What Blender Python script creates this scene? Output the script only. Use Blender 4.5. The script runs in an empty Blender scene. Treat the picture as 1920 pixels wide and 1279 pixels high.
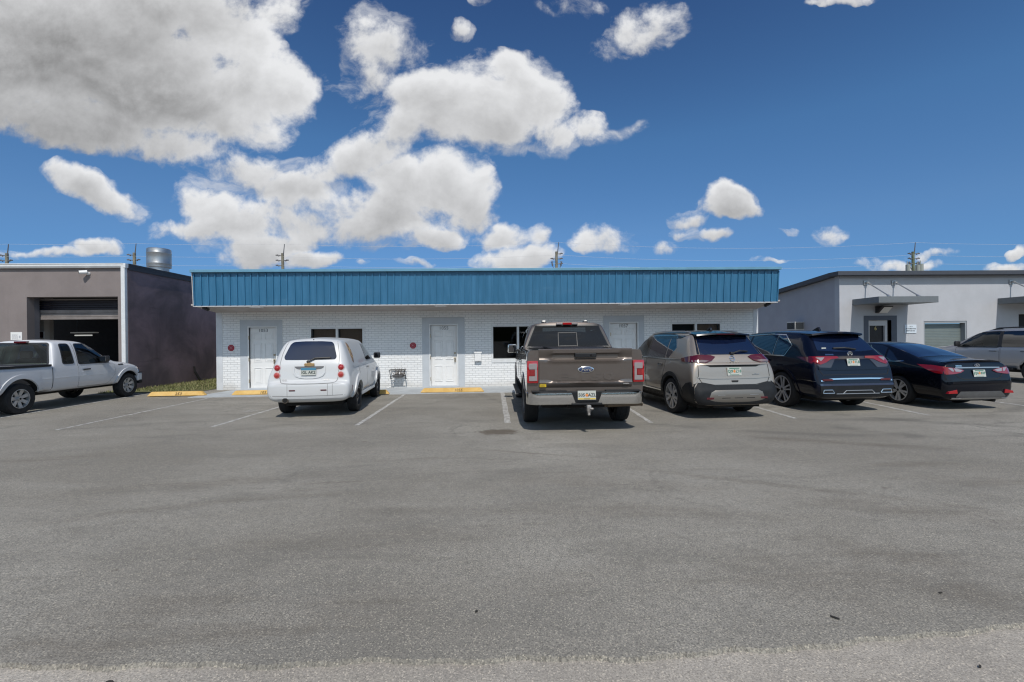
import bpy, bmesh, math, random
from math import radians as R, sin, cos, pi
from mathutils import Vector, Matrix, Euler
from mathutils.bvhtree import BVHTree

random.seed(7)
S = bpy.context.scene
COL = S.collection

# ------------------------------------------------------------------ camera
CAM_H, FOC, YAW, PITCH, ROLL = 1.57, 853.0, R(1.8), R(0.17), -0.0098
CM = (Matrix.Rotation(-YAW, 4, 'Z') @ Matrix.Rotation(pi/2 - PITCH, 4, 'X')
      @ Matrix.Rotation(ROLL, 4, 'Z'))
cam_d = bpy.data.cameras.new("camera")
cam = bpy.data.objects.new("camera", cam_d)
COL.objects.link(cam)
cam.matrix_world = Matrix.Translation((0, 0, CAM_H)) @ CM
cam_d.sensor_fit = 'HORIZONTAL'
cam_d.sensor_width = 36.0
cam_d.lens = FOC / 1920 * 36.0
cam_d.clip_start = 0.05
cam_d.clip_end = 5000
S.camera = cam

def ray(px, py):
    return (CM.to_3x3() @ Vector(((px - 960) / FOC, (639.5 - py) / FOC, -1.0)))
def onY(px, py, Y):
    d = ray(px, py)
    return Vector((0, 0, CAM_H)) + d * (Y / d.y)
def onZ(px, py, Z=0.0):
    d = ray(px, py)
    return Vector((0, 0, CAM_H)) + d * ((Z - CAM_H) / d.z)
def onX(px, py, X):
    d = ray(px, py)
    return Vector((0, 0, CAM_H)) + d * (X / d.x)

# ------------------------------------------------------------------ light
SUN_EL, SUN_AZ = R(51), R(5)          # azimuth: to the right of straight behind the camera
sun_dir = Vector((sin(SUN_AZ) * cos(SUN_EL), -cos(SUN_AZ) * cos(SUN_EL), sin(SUN_EL)))
sd = bpy.data.lights.new("sun", 'SUN')
sd.energy = 3.15
sd.angle = R(0.53)
sd.color = (1.0, 0.955, 0.89)
so = bpy.data.objects.new("sun", sd)
COL.objects.link(so)
so.rotation_euler = sun_dir.to_track_quat('Z', 'Y').to_euler()
so.location = (0, -20, 40)

S.view_settings.view_transform = 'Standard'
S.view_settings.look = 'None'
S.view_settings.exposure = 0.10
S.view_settings.gamma = 1.0
S.view_settings.use_curve_mapping = False
S.cycles.max_bounces = 6
S.cycles.use_denoising = True
S.cycles.sample_clamp_indirect = 3.0
S.cycles.filter_width = 1.2
S.cycles.diffuse_bounces = 3
S.cycles.glossy_bounces = 3
S.cycles.transmission_bounces = 4
S.cycles.transparent_max_bounces = 12

# ------------------------------------------------------------------ node helpers
class NT:
    def __init__(self, tree):
        self.t = tree
    def n(self, typ, **kw):
        nd = self.t.nodes.new(typ)
        for k, v in kw.items():
            setattr(nd, k, v)
        return nd
    def put(self, sock, v):
        if isinstance(v, bpy.types.NodeSocket):
            self.t.links.new(v, sock)
        elif v is not None:
            sock.default_value = v
    def math(self, op, a, b=None, c=None, clamp=False):
        nd = self.n('ShaderNodeMath', operation=op)
        nd.use_clamp = clamp
        for i, v in enumerate((a, b, c)):
            if v is not None:
                self.put(nd.inputs[i], v)
        return nd.outputs[0]
    def vmath(self, op, a, b=None, out=0):
        nd = self.n('ShaderNodeVectorMath', operation=op)
        self.put(nd.inputs[0], a)
        if b is not None:
            self.put(nd.inputs[1], b)
        return nd.outputs[out]
    def noise(self, vec, scale, detail=4, rough=0.55, dist=0.0, out=0):
        nd = self.n('ShaderNodeTexNoise')
        self.put(nd.inputs['Vector'], vec)
        nd.inputs['Scale'].default_value = scale
        nd.inputs['Detail'].default_value = detail
        nd.inputs['Roughness'].default_value = rough
        nd.inputs['Distortion'].default_value = dist
        return nd.outputs[out]
    def ramp(self, fac, lo, hi, a=0.0, b=1.0, smooth=True):
        nd = self.n('ShaderNodeMapRange')
        nd.interpolation_type = 'SMOOTHSTEP' if smooth else 'LINEAR'
        nd.clamp = True
        self.put(nd.inputs[0], fac)
        for i, v in zip((1, 2, 3, 4), (lo, hi, a, b)):
            nd.inputs[i].default_value = v
        return nd.outputs[0]
    def mix(self, fac, a, b, mode='MIX'):
        nd = self.n('ShaderNodeMix', data_type='RGBA', blend_type=mode)
        self.put(nd.inputs[0], fac)
        self.put(nd.inputs[6], a if isinstance(a, bpy.types.NodeSocket) else (tuple(a) + (1,))[:4])
        self.put(nd.inputs[7], b if isinstance(b, bpy.types.NodeSocket) else (tuple(b) + (1,))[:4])
        return nd.outputs[2]
    def mapping(self, vec, loc=(0, 0, 0), rot=(0, 0, 0), sc=(1, 1, 1), typ='POINT'):
        nd = self.n('ShaderNodeMapping', vector_type=typ)
        self.put(nd.inputs[0], vec)
        nd.inputs[1].default_value = loc
        nd.inputs[2].default_value = rot
        nd.inputs[3].default_value = sc
        return nd.outputs[0]
    def obj(self):
        return self.n('ShaderNodeTexCoord').outputs['Object']
    def geo(self):
        return self.n('ShaderNodeNewGeometry').outputs['Position']

# ------------------------------------------------------------------ sky: Nishita + clouds by direction
W = bpy.data.worlds.new("World")
S.world = W
W.use_nodes = True
W.node_tree.nodes.clear()
w = NT(W.node_tree)
sky = w.n('ShaderNodeTexSky', sky_type='NISHITA')
sky.sun_disc = False
sky.sun_elevation = SUN_EL
sky.sun_rotation = pi - SUN_AZ
sky.altitude = 0
sky.air_density = 1.0
sky.dust_density = 0.35
sky.ozone_density = 2.5
dirv = w.n('ShaderNodeTexCoord').outputs['Generated']
sep = w.n('ShaderNodeSeparateXYZ')
w.put(sep.inputs[0], dirv)
ay = w.math('MAXIMUM', w.math('ABSOLUTE', sep.outputs[1]), 0.08)
u = w.math('DIVIDE', sep.outputs[0], ay)
v = w.math('DIVIDE', sep.outputs[2], ay)
uv = w.n('ShaderNodeCombineXYZ')
w.put(uv.inputs[0], u); w.put(uv.inputs[1], v); w.put(uv.inputs[2], sep.outputs[1])
uvv = uv.outputs[0]
# warp the field so that no ellipse shows
nz = w.n('ShaderNodeTexNoise')
w.put(nz.inputs['Vector'], uvv); nz.inputs['Scale'].default_value = 3.2
nz.inputs['Detail'].default_value = 5; nz.inputs['Roughness'].default_value = 0.6
wv = w.vmath('SUBTRACT', nz.outputs['Color'], (0.5, 0.5, 0.5))
wv = w.vmath('MULTIPLY', wv, (0.16, 0.13, 0.0))
uvw = w.vmath('ADD', uvv, wv)
uvw = w.vmath('ADD', w.vmath('MULTIPLY', uvw, (1, 1, 0)), (0, 0, 1))
# clouds: px, py, rx, ry, tilt, weight  (directions read off the photograph)
CL = [
 (60,80,300,150,-8,1.3),(280,120,230,140,-16,1.2),(400,60,110,90,-30,1.0),(440,170,120,95,-30,1.1),(530,150,85,60,-28,1.0),(590,158,45,34,-20,0.8),
 (130,215,230,62,-10,1.0),(330,262,150,52,-16,0.85),(430,290,90,36,-20,0.6),(40,205,120,45,5,0.7),(480,225,80,50,-30,0.8),(220,10,260,80,0,1.2),(500,95,60,45,-40,0.8),
 (180,362,95,34,-33,0.95),(148,335,50,26,-20,0.8),(232,398,40,20,-40,0.6),
 (700,80,62,75,-8,0.9),(690,150,60,45,30,0.8),(770,75,55,50,-20,0.55),(545,25,60,45,10,0.55),
 (790,180,90,60,10,1.0),(745,240,85,52,25,0.9),(650,300,70,40,25,0.85),(580,330,60,40,0,.7),(880,190,130,85,5,1.1),(1000,185,80,85,-10,1.0),(960,130,55,34,-10,0.9),(1035,255,50,45,-30,0.9),
 (940,235,90,55,0,0.9),(1085,235,45,38,-20,0.6),(1185,240,40,24,20,0.14),(1135,256,50,18,5,0.12),
 (690,285,110,55,25,0.95),(620,320,60,32,20,0.8),(840,355,95,80,0,1.1),(760,350,100,70,0,1.05),(720,410,130,62,0,1.05),
 (820,445,60,28,0,0.8),(880,390,55,50,0,0.9),
 (470,330,105,48,-5,1.0),(560,365,95,55,-10,1.0),(395,395,80,55,-10,1.0),(430,430,120,42,5,0.95),(350,440,75,24,0,0.8),
 (560,420,110,45,0,0.9),(640,395,60,40,0,0.8),(480,470,110,34,5,0.85),(590,490,70,20,5,0.8),
 (1215,55,72,52,10,0.85),(1150,85,45,30,0,0.45),(1080,15,80,25,0,0.4),(1270,30,40,40,30,0.5),
 (868,60,28,24,-20,0.65),(900,5,40,12,0,0.5),(1570,0,60,14,0,0.5),
 (940,442,58,24,0,0.8),(1005,440,32,22,20,0.75),(970,478,88,26,5,0.95),(1140,448,72,32,0,1.0),(1190,465,35,14,0,0.6),
 (1362,372,56,36,0,1.15),(1362,388,66,24,0,1.05),(1284,410,30,20,0,0.9),(1326,440,38,16,0,0.9),(1275,437,20,14,0,0.75),(1253,462,28,15,0,0.8),
 (1558,438,36,23,0,0.8),(1474,437,22,11,0,0.55),(1230,422,16,6,20,0.45),
 (165,473,55,18,5,0.9),(85,487,70,12,0,0.8),(20,484,40,9,0,0.7),(205,478,22,16,0,0.7),
 (1690,500,90,14,0,0.8),(1745,480,60,10,5,0.5),(1885,505,45,14,0,0.6),(1900,476,25,14,10,0.5),(690,497,22,9,0,0.8),(780,498,30,7,0,0.7),
 (300,455,40,12,0,0.4),(1430,500,60,6,0,0.3),
]
acc = None; accw = None; accy = None
for (px, py, rx, ry, tl, wt) in CL:
    wt += 0.10
    tone = (-0.13 if px < 300 else -0.05 if px < 420 else 0.06 if px < 480 else 0.12) if (px < 600 and py < 300) else 0.0
    d = ray(px, py)
    cu, cv = d.x / d.y, d.z / d.y
    ru, rv, kk = 1.16 * rx / FOC, 1.16 * ry / FOC, math.sqrt(wt)
    ca, sa = cos(R(tl)), sin(R(tl))
    A_ = (kk * ca / ru, kk * sa / ru); B_ = (-kk * sa / rv, kk * ca / rv)
    lx = w.vmath('DOT_PRODUCT', uvw, (A_[0], A_[1], -(A_[0] * cu + A_[1] * cv)), out=1)
    ly = w.vmath('DOT_PRODUCT', uvw, (B_[0], B_[1], -(B_[0] * cu + B_[1] * cv)), out=1)
    r2 = w.math('MULTIPLY_ADD', ly, ly, w.math('MULTIPLY', lx, lx))
    f = w.math('MAXIMUM', w.math('SUBTRACT', wt, r2), 0.0)
    fy = w.math('MULTIPLY', f, w.math('MULTIPLY_ADD', ly, 0.30, tone))
    if acc is None:
        acc, accy, accm = f, fy, f
    else:
        acc = w.math('ADD', acc, f); accy = w.math('ADD', accy, fy)
        accm = w.math('SMOOTH_MAX', accm, f, 0.12)
# billows
zz = w.n('ShaderNodeCombineXYZ'); w.put(zz.inputs[0], u); w.put(zz.inputs[1], v); w.put(zz.inputs[2], w.math('MULTIPLY', sep.outputs[1], 0.3))
P = zz.outputs[0]
def fbm(vec):
    return w.noise(vec, 6.5, 9, 0.62, 0.15)
n1 = fbm(P)
n2 = fbm(w.vmath('ADD', P, (0.006, 0.022, 0.0)))
n3 = w.noise(P, 2.4, 4, 0.5)
# loose cloud overhead, above the frame of the photograph
n4 = w.noise(dirv, 2.6, 6, 0.6, 0.3)
over = w.math('MULTIPLY', w.ramp(n4, 0.56, 0.70, 0, 0.9), w.ramp(v, 0.80, 1.0))
accm = w.math('MAXIMUM', w.math('SUBTRACT', accm, 0.10), over)
gate = w.ramp(accm, 0.0, 0.13)
field = w.math('ADD', accm, w.math('MULTIPLY', w.math('MULTIPLY', w.math('SUBTRACT', n1, 0.53), 2.9), gate))
alpha = w.ramp(field, 0.02, 0.62)
# ragged translucent fringes torn off the masses
nw = w.noise(w.vmath('ADD', w.vmath('MULTIPLY', P, (1, 1.35, 1)), wv), 8.0, 8, 0.66, 0.35)
wis = w.math('ADD', w.math('MINIMUM', w.math('MULTIPLY', acc, 1.5), 0.62), w.math('MULTIPLY', w.math('SUBTRACT', nw, 0.62), 3.4))
wis = w.math('MULTIPLY', w.math('MULTIPLY', w.ramp(wis, 0.05, 0.85), w.ramp(acc, 0.0, 0.10)), 0.55)
alpha = w.math('MAXIMUM', alpha, wis)
# lit tops / grey undersides (air-light on real clouds), from local height in each mass and the billow slope
yl = w.math('DIVIDE', accy, w.math('MAXIMUM', acc, 0.02))
emb = w.math('SUBTRACT', n1, n2)
thick = w.ramp(field, 0.40, 1.25)
br = w.math('ADD', 0.86, yl)
br = w.math('ADD', br, w.math('MULTIPLY', emb, 0.85))
br = w.math('SUBTRACT', br, w.math('MULTIPLY', thick, 0.20))
br = w.math('ADD', br, w.math('MULTIPLY', w.math('SUBTRACT', n3, 0.5), 0.42))
br = w.math('MAXIMUM', w.math('MINIMUM', br, 1.0), 0.30)
cc = w.n('ShaderNodeCombineColor')
w.put(cc.inputs[0], br)
w.put(cc.inputs[1], w.math('ADD', w.math('MULTIPLY', br, 1.015), -0.008))
w.put(cc.inputs[2], w.math('ADD', w.math('MULTIPLY', br, 1.04), -0.02))
# sky colour: deeper blue than the raw model
SKY_K = 0.085
zr = w.n('ShaderNodeValToRGB')
w.put(zr.inputs[0], w.math('MAXIMUM', sep.outputs[2], 0.0))
el = zr.color_ramp.elements
el[0].position = 0.0; el[0].color = (0.24, 0.48, 0.95, 1)
el[1].position = 0.62; el[1].color = (0.40, 0.62, 0.90, 1)
e_ = el.new(0.09); e_.color = (0.36, 0.62, 0.98, 1)
e_ = el.new(0.22); e_.color = (0.54, 0.79, 1.04, 1)
e_ = el.new(0.38); e_.color = (0.55, 0.88, 1.12, 1)
skyc = w.mix(1.0, sky.outputs[0], zr.outputs[0], 'MULTIPLY')
# added fill light: the unseen sky behind the camera is multiplied brighter
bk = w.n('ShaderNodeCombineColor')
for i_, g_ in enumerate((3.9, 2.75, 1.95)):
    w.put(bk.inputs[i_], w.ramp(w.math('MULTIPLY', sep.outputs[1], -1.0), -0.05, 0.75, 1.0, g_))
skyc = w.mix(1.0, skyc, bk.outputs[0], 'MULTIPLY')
# added glow round the sun behind the camera, fill for the shaded walls
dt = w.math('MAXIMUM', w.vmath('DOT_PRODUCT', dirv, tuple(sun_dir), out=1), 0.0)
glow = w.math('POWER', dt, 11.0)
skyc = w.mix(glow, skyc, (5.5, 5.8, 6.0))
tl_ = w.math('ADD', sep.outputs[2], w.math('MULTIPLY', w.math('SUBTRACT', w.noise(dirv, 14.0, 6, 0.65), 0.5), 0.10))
tree = w.math('MULTIPLY', w.ramp(tl_, 0.115, 0.10), w.ramp(w.math('MULTIPLY', sep.outputs[1], -1.0), 0.0, 0.12))  # added dark band behind the camera, unseen, to cut bright sky reflections
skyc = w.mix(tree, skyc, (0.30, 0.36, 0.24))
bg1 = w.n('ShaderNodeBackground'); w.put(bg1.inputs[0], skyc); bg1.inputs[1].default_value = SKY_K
bg2 = w.n('ShaderNodeBackground'); w.put(bg2.inputs[0], cc.outputs[0]); bg2.inputs[1].default_value = 0.78
up = w.ramp(sep.outputs[2], 0.0, 0.03)
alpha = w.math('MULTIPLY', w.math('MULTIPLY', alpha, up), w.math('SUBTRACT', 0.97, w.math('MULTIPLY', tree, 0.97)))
ms = w.n('ShaderNodeMixShader')
w.put(ms.inputs[0], alpha)
W.node_tree.links.new(bg1.outputs[0], ms.inputs[1])
W.node_tree.links.new(bg2.outputs[0], ms.inputs[2])
wo = w.n('ShaderNodeOutputWorld')
W.node_tree.links.new(ms.outputs[0], wo.inputs[0])

# ------------------------------------------------------------------ materials
MATS = {}
def mat(name, col, rough=0.6, metal=0.0, coat=0.0, spec=0.5, var=0.0, vscale=6.0, bump=0.0, bscale=60.0,
        streak=0.0, emit=None, estr=1.0, dirt=None, dirtz=None):
    if name in MATS:
        return MATS[name]
    m = bpy.data.materials.new(name); m.use_nodes = True
    t = NT(m.node_tree)
    b = m.node_tree.nodes['Principled BSDF']
    c = tuple(col) + (1,)
    b.inputs['Base Color'].default_value = c
    b.inputs['Roughness'].default_value = rough
    b.inputs['Metallic'].default_value = metal
    b.inputs['Coat Weight'].default_value = coat
    b.inputs['Coat Roughness'].default_value = 0.03
    b.inputs['Specular IOR Level'].default_value = spec
    co = None
    if var > 0 or streak > 0:
        p = t.obj()
        f = t.noise(p, vscale, 6, 0.6)
        dk = [x * (1 - var) for x in col]; lt = [min(1, x * (1 + var * 0.6)) for x in col]
        co = t.mix(t.ramp(f, 0.3, 0.7), dk, lt)
        if streak > 0:
            f2 = t.noise(t.mapping(p, sc=(5.0, 5.0, 0.35)), 1.6, 5, 0.6)
            co = t.mix(t.ramp(f2, 0.5, 0.78, 0, streak), co, [x * 0.55 for x in col])
        t.put(b.inputs['Base Color'], co)
    if bump > 0:
        bp = t.n('ShaderNodeBump')
        bp.inputs['Strength'].default_value = bump
        bp.inputs['Distance'].default_value = 0.01
        t.put(bp.inputs['Height'], t.noise(t.obj(), bscale, 4, 0.6))
        t.put(b.inputs['Normal'], bp.outputs[0])
    if emit:
        b.inputs['Emission Color'].default_value = tuple(emit) + (1,)
        b.inputs['Emission Strength'].default_value = estr
    MATS[name] = m
    return m

def paint(name, col, metal=0.0, rough=0.35, dust=0.10, coat=1.0, spec=0.5):
    m = mat(name, col, rough, metal, coat, spec)
    t = NT(m.node_tree); b = m.node_tree.nodes['Principled BSDF']
    # light road dust: slightly paler, rougher towards noise patches
    f = t.noise(t.obj(), 5.0, 6, 0.65)
    t.put(b.inputs['Coat Roughness'], t.ramp(f, 0.35, 0.75, 0.015, 0.015 + dust * .5))
    t.put(b.inputs['Base Color'], t.mix(t.ramp(f, 0.35, 0.8, 0, dust), col, (0.30, 0.28, 0.25)))
    return m

def glass(name, tint, trans, rough=0.01, refl=2.4):
    """tinted automotive glass: fresnel reflection over a tinted see-through"""
    m = bpy.data.materials.new(name); m.use_nodes = True
    m.node_tree.nodes.clear(); t = NT(m.node_tree)
    fr = t.n('ShaderNodeFresnel'); fr.inputs[0].default_value = 1.52
    tr = t.n('ShaderNodeBsdfTransparent'); tr.inputs[0].default_value = tuple(x * trans for x in tint) + (1,)
    gl = t.n('ShaderNodeBsdfGlossy'); gl.inputs['Roughness'].default_value = rough
    gl.inputs[0].default_value = (0.95, 0.97, 1, 1)
    mx = t.n('ShaderNodeMixShader')
    t.put(mx.inputs[0], t.math('MULTIPLY', fr.outputs[0], refl, clamp=True))
    m.node_tree.links.new(tr.outputs[0], mx.inputs[1]); m.node_tree.links.new(gl.outputs[0], mx.inputs[2])
    o = t.n('ShaderNodeOutputMaterial'); m.node_tree.links.new(mx.outputs[0], o.inputs[0])
    MATS[name] = m
    return m

# ------------------------------------------------------------------ mesh builder
class MB:
    def __init__(self):
        self.bm = bmesh.new(); self.mi = 0
    def face(self, pts):
        vs = [self.bm.verts.new(p) for p in pts]
        try:
            f = self.bm.faces.new(vs); f.material_index = self.mi; return f
        except ValueError:
            return None
    def box(self, a, b, bev=0.0):
        a = Vector(a); b = Vector(b)
        r = bmesh.ops.create_cube(self.bm, size=1.0)
        vs = r['verts']
        for v_ in vs:
            v_.co = Vector(((a[i] + b[i]) / 2 + v_.co[i] * abs(b[i] - a[i])) for i in range(3))
        fs = {f for v_ in vs for f in v_.link_faces}
        for f in fs: f.material_index = self.mi
        if bev > 0:
            es = list({e for v_ in vs for e in v_.link_edges})
            r = bmesh.ops.bevel(self.bm, geom=es, offset=bev, segments=2, profile=0.5, affect='EDGES')
            for f in r['faces']: f.material_index = self.mi
        return self
    def prism(self, poly, axis, lo, hi, bev=0.0):
        """poly in the two other axes (order x,y,z minus axis)"""
        def P(a, b, c):
            return {'x': (c, a, b), 'y': (a, c, b), 'z': (a, b, c)}[axis]
        n = len(poly)
        A = [self.bm.verts.new(P(p[0], p[1], lo)) for p in poly]
        B = [self.bm.verts.new(P(p[0], p[1], hi)) for p in poly]
        fs = []
        for i in range(n):
            j = (i + 1) % n
            fs.append(self.bm.faces.new((A[i], A[j], B[j], B[i])))
        fs.append(self.bm.faces.new(A[::-1])); fs.append(self.bm.faces.new(B))
        for f in fs: f.material_index = self.mi
        bmesh.ops.recalc_face_normals(self.bm, faces=fs)
        if bev > 0:
            es = list({e for f in fs for e in f.edges})
            r = bmesh.ops.bevel(self.bm, geom=es, offset=bev, segments=2, profile=0.5, affect='EDGES')
            for f in r['faces']: f.material_index = self.mi
        return self
    def cyl(self, p, q, r0, r1=None, n=16, caps=True):
        p = Vector(p); q = Vector(q); r1 = r0 if r1 is None else r1
        d = (q - p); L = d.length
        rot = d.to_track_quat('Z', 'Y').to_matrix().to_4x4()
        M = Matrix.Translation((p + q) / 2) @ rot
        r = bmesh.ops.create_cone(self.bm, cap_ends=caps, cap_tris=False, segments=n, radius1=r0, radius2=r1, depth=L, matrix=M)
        for f in {f for v_ in r['verts'] for f in v_.link_faces}: f.material_index = self.mi
        return self
    def tube(self, pts, r, n=8):
        for a, b in zip(pts[:-1], pts[1:]):
            self.cyl(a, b, r, n=n)
        for p in pts[1:-1]:
            self.ball(p, (r, r, r), 8, 6)
        return self
    def ball(self, c, rad, u_=16, v_=10):
        M = Matrix.Translation(c) @ Matrix.Diagonal((rad[0], rad[1], rad[2], 1))
        r = bmesh.ops.create_uvsphere(self.bm, u_segments=u_, v_segments=v_, radius=1.0, matrix=M)
        for f in {f for x in r['verts'] for f in x.link_faces}: f.material_index = self.mi
        return self
    def lathe(self, prof, axis='z', c=(0, 0, 0), n=32, close=False):
        """prof: (radius, height) pairs"""
        c = Vector(c); rings = []
        for (r, h) in prof:
            ring = []
            for k in range(n):
                a = 2 * pi * k / n
                x, y = r * cos(a), r * sin(a)
                v_ = {'z': (x, y, h), 'x': (h, x, y), 'y': (x, h, y)}[axis]
                ring.append(self.bm.verts.new(c + Vector(v_)))
            rings.append(ring)
        if close: rings.append(rings[0])
        fs = []
        for A, B in zip(rings[:-1], rings[1:]):
            for k in range(n):
                j = (k + 1) % n
                fs.append(self.bm.faces.new((A[k], A[j], B[j], B[k])))
        if not close:
            fs.append(self.bm.faces.new(rings[0][::-1])); fs.append(self.bm.faces.new(rings[-1]))
        for f in fs: f.material_index = self.mi
        bmesh.ops.recalc_face_normals(self.bm, faces=fs)
        return self
    def text(self, s, size, M, depth=0.004, align='CENTER', shear=0.0, space=1.0, bold=0.0):
        cu = bpy.data.curves.new("lettering", 'FONT')
        cu.body = s; cu.size = size; cu.extrude = depth; cu.align_x = align; cu.align_y = 'CENTER'
        cu.shear = shear; cu.space_character = space; cu.resolution_u = 2; cu.offset = bold
        o = bpy.data.objects.new("lettering", cu); COL.objects.link(o)
        dg = bpy.context.evaluated_depsgraph_get()
        me = bpy.data.meshes.new_from_object(o.evaluated_get(dg))
        me.transform(M)
        k = len(self.bm.faces)
        self.bm.from_mesh(me)
        self.bm.faces.ensure_lookup_table()
        for f in self.bm.faces[k:]: f.material_index = self.mi
        bpy.data.objects.remove(o); bpy.data.curves.remove(cu); bpy.data.meshes.remove(me)
        return self
    def build(self, name, mats, parent=None, smooth=False, loc=None, ang=38):
        me = bpy.data.meshes.new(name)
        self.bm.normal_update()
        self.bm.to_mesh(me); self.bm.free()
        if not isinstance(mats, (list, tuple)): mats = [mats]
        for m in mats: me.materials.append(m)
        if smooth:
            me.shade_smooth(); me.set_sharp_from_angle(angle=R(ang))
        o = bpy.data.objects.new(name, me)
        COL.objects.link(o)
        if parent is not None: o.parent = parent
        if loc is not None: o.location = loc
        return o

XZ = Matrix.Rotation(pi / 2, 4, 'X')       # text facing -Y
def face_minus_y(x, y, z): return Matrix.Translation((x, y, z)) @ XZ

def thing(name, label, cat, loc=(0, 0, 0), rotz=0.0, group=None):
    o = bpy.data.objects.new(name, None); COL.objects.link(o)
    o.empty_display_size = 0.3
    o.location = loc; o.rotation_euler = (0, 0, rotz)
    o['label'] = label; o['category'] = cat
    if group: o['group'] = group
    return o
def tag(o, label, cat, group=None):
    o['label'] = label; o['category'] = cat
    if group: o['group'] = group
    return o
def struct(o, kind='structure'):
    o['kind'] = kind
    return o
# ================================================================== SETTING
WY = 15.3                                   # plane of the brick front
# ---- ground sheets
def asphalt(name, base, speck, stains=True):
    m = bpy.data.materials.new(name); m.use_nodes = True
    t = NT(m.node_tree); b = m.node_tree.nodes['Principled BSDF']
    p = t.obj()
    big = t.noise(p, 0.22, 5, 0.6)
    mid = t.noise(t.mapping(p, sc=(0.6, 1.6, 1)), 1.1, 6, 0.65, 0.6)
    fine = t.noise(p, 95, 3, 0.7)
    vo = t.n('ShaderNodeTexVoronoi'); t.put(vo.inputs['Vector'], p); vo.inputs['Scale'].default_value = 150
    sepc = t.n('ShaderNodeSeparateColor'); t.put(sepc.inputs[0], vo.outputs['Color'])
    dk = [base[0] * .74, base[1] * .72, base[2] * .69]; lt = [min(1, x * 1.26) for x in base]
    c = t.mix(t.ramp(big, 0.3, 0.7), dk, lt)
    c = t.mix(t.ramp(mid, 0.46, 0.66, 0, 0.55), c, [x * 0.66 for x in base])
    c = t.mix(t.ramp(mid, 0.24, 0.44, 0.5, 0), c, [x * 1.25 for x in base])
    mid2 = t.noise(t.mapping(p, rot=(0, 0, .35), sc=(0.35, 2.6, 1)), 2.2, 6, 0.7, 1.0)
    c = t.mix(t.ramp(mid2, 0.54, 0.70, 0, 0.5), c, [base[0] * .62, base[1] * .60, base[2] * .57])
    med = t.noise(p, 16, 4, 0.7)
    c = t.mix(t.ramp(med, 0.44, 0.70, 0, 0.45 * speck), c, [x * 0.6 for x in base])
    c = t.mix(t.ramp(fine, 0.42, 0.66, 0, 0.68 * speck), c, [x * 0.42 for x in base])
    c = t.mix(t.ramp(sepc.outputs[0], 0.84, 0.97, 0, 0.42 * speck), c, [min(1, x * 1.8) for x in (base[0], base[1] * 0.96, base[2] * 0.88)])
    c = t.mix(t.ramp(sepc.outputs[1], 0.84, 0.97, 0, 0.6 * speck), c, [x * 0.40 for x in base])
    if stains:
        def blot(x, y, rx, ry, rot, k, col, hard=0.35):
            q = t.mapping(p, (x, y, 0), (0, 0, R(rot)), (rx, ry, 1), 'TEXTURE')
            q = t.vmath('ADD', q, t.vmath('MULTIPLY', t.vmath('SUBTRACT', t.noise(p, 5.0 / max(rx, .3), 5, 0.65, out=1), (0.5, 0.5, 0.5)), (1.5, 1.5, 0)))
            q = t.vmath('MULTIPLY', q, (1, 1, 0))
            return t.mix(t.math('MULTIPLY', t.ramp(t.vmath('LENGTH', q, out=1), hard, 1.0, k, 0), (1.0 if k > .6 else t.ramp(mid2, .30, .66, .25, 1.0))), c, col)
        dark = [base[0] * .34, base[1] * .29, base[2] * .25]
        for (px, py, rx, ry, rot, k, h) in [(935, 810, .42, .28, 0, .85, .55), (255, 775, .5, .12, 8, .55, .4), (1000, 850, 1.3, .05, -20, .45, .2),
             (870, 745, 1.4, .35, 4, .38, .2), (620, 905, .5, .05, 5, .5, .3), (1130, 905, 1.8, .35, -16, .30, .1), (1580, 830, 2.2, .22, -24, .5, .1),
             (1740, 960, 2.0, .35, -22, .36, .1), (1250, 960, 1.6, .25, -10, .24, .1), (400, 905, 2.2, .3, 12, .28, .1),
             (330, 950, 2.0, .14, 20, .32, .1), (1500, 1080, 1.4, .5, -10, .26, .1), (1680, 1040, .9, .3, -25, .36, .1), (300, 1140, 1.0, .35, 8, .26, .1),
             (90, 860, 1.6, .28, 10, .3, .1), (690, 1130, .6, .3, 0, .22, .1), (1420, 905, 2.6, .12, -28, .32, .1), (1050, 1090, .8, .25, 10, .16, .1),
             (75, 1230, .9, .3, 0, .30, .1), (1880, 905, 1.2, .3, -12, .32, .1), (780, 860, 1.0, .08, 10, .3, .1), (560, 930, .9, .1, 10, .3, .2),
             (700, 1010, 2.2, .3, 5, .22, .1), (1700, 870, .8, .15, 0, .4, .2), (460, 1180, .7, .18, 5, .3, .1), (1840, 1120, .6, .25, -20, .34, .1), (960, 960, 2.4, .22, -4, .2, .1)]:
            g = onZ(px, py)
            c = blot(g.x, g.y, rx, ry, rot, k, dark, h)
        # tyre sweeps: faint dark arcs where vehicles turn into the bays
        for (cx_0, cy_0, rr, wd, k) in [(7.5, 15.0, 8.2, .16, .42), (7.5, 15.0, 6.7, .16, .38), (-2.0, 14.6, 7.4, .15, .20), (-2.0, 14.6, 5.9, .15, .18), (12.5, 14.0, 7.6, .18, .45), (12.5, 14.0, 9.2, .18, .40), (-9.0, 15.5, 8.4, .16, .22), (-9.0, 15.5, 6.9, .16, .2), (3.0, 1.0, 5.2, .2, .16)]:
            q = t.vmath('MULTIPLY', t.vmath('SUBTRACT', p, (cx_0, cy_0, 0)), (1, 1, 0))
            dd = t.math('ABSOLUTE', t.math('SUBTRACT', t.vmath('LENGTH', q, out=1), rr))
            mk = t.math('MULTIPLY', t.ramp(dd, 0.0, wd * 1.4, k, 0), t.ramp(mid, .38, .62))
            c = t.mix(mk, c, [x * .35 for x in base])
        sp2 = t.noise(t.mapping(p, rot=(0, 0, -.2), sc=(1.2, 3.5, 1)), 2.6, 4, 0.55)
        c = t.mix(t.ramp(sp2, .70, .74, 0, .5), c, dark)
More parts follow.
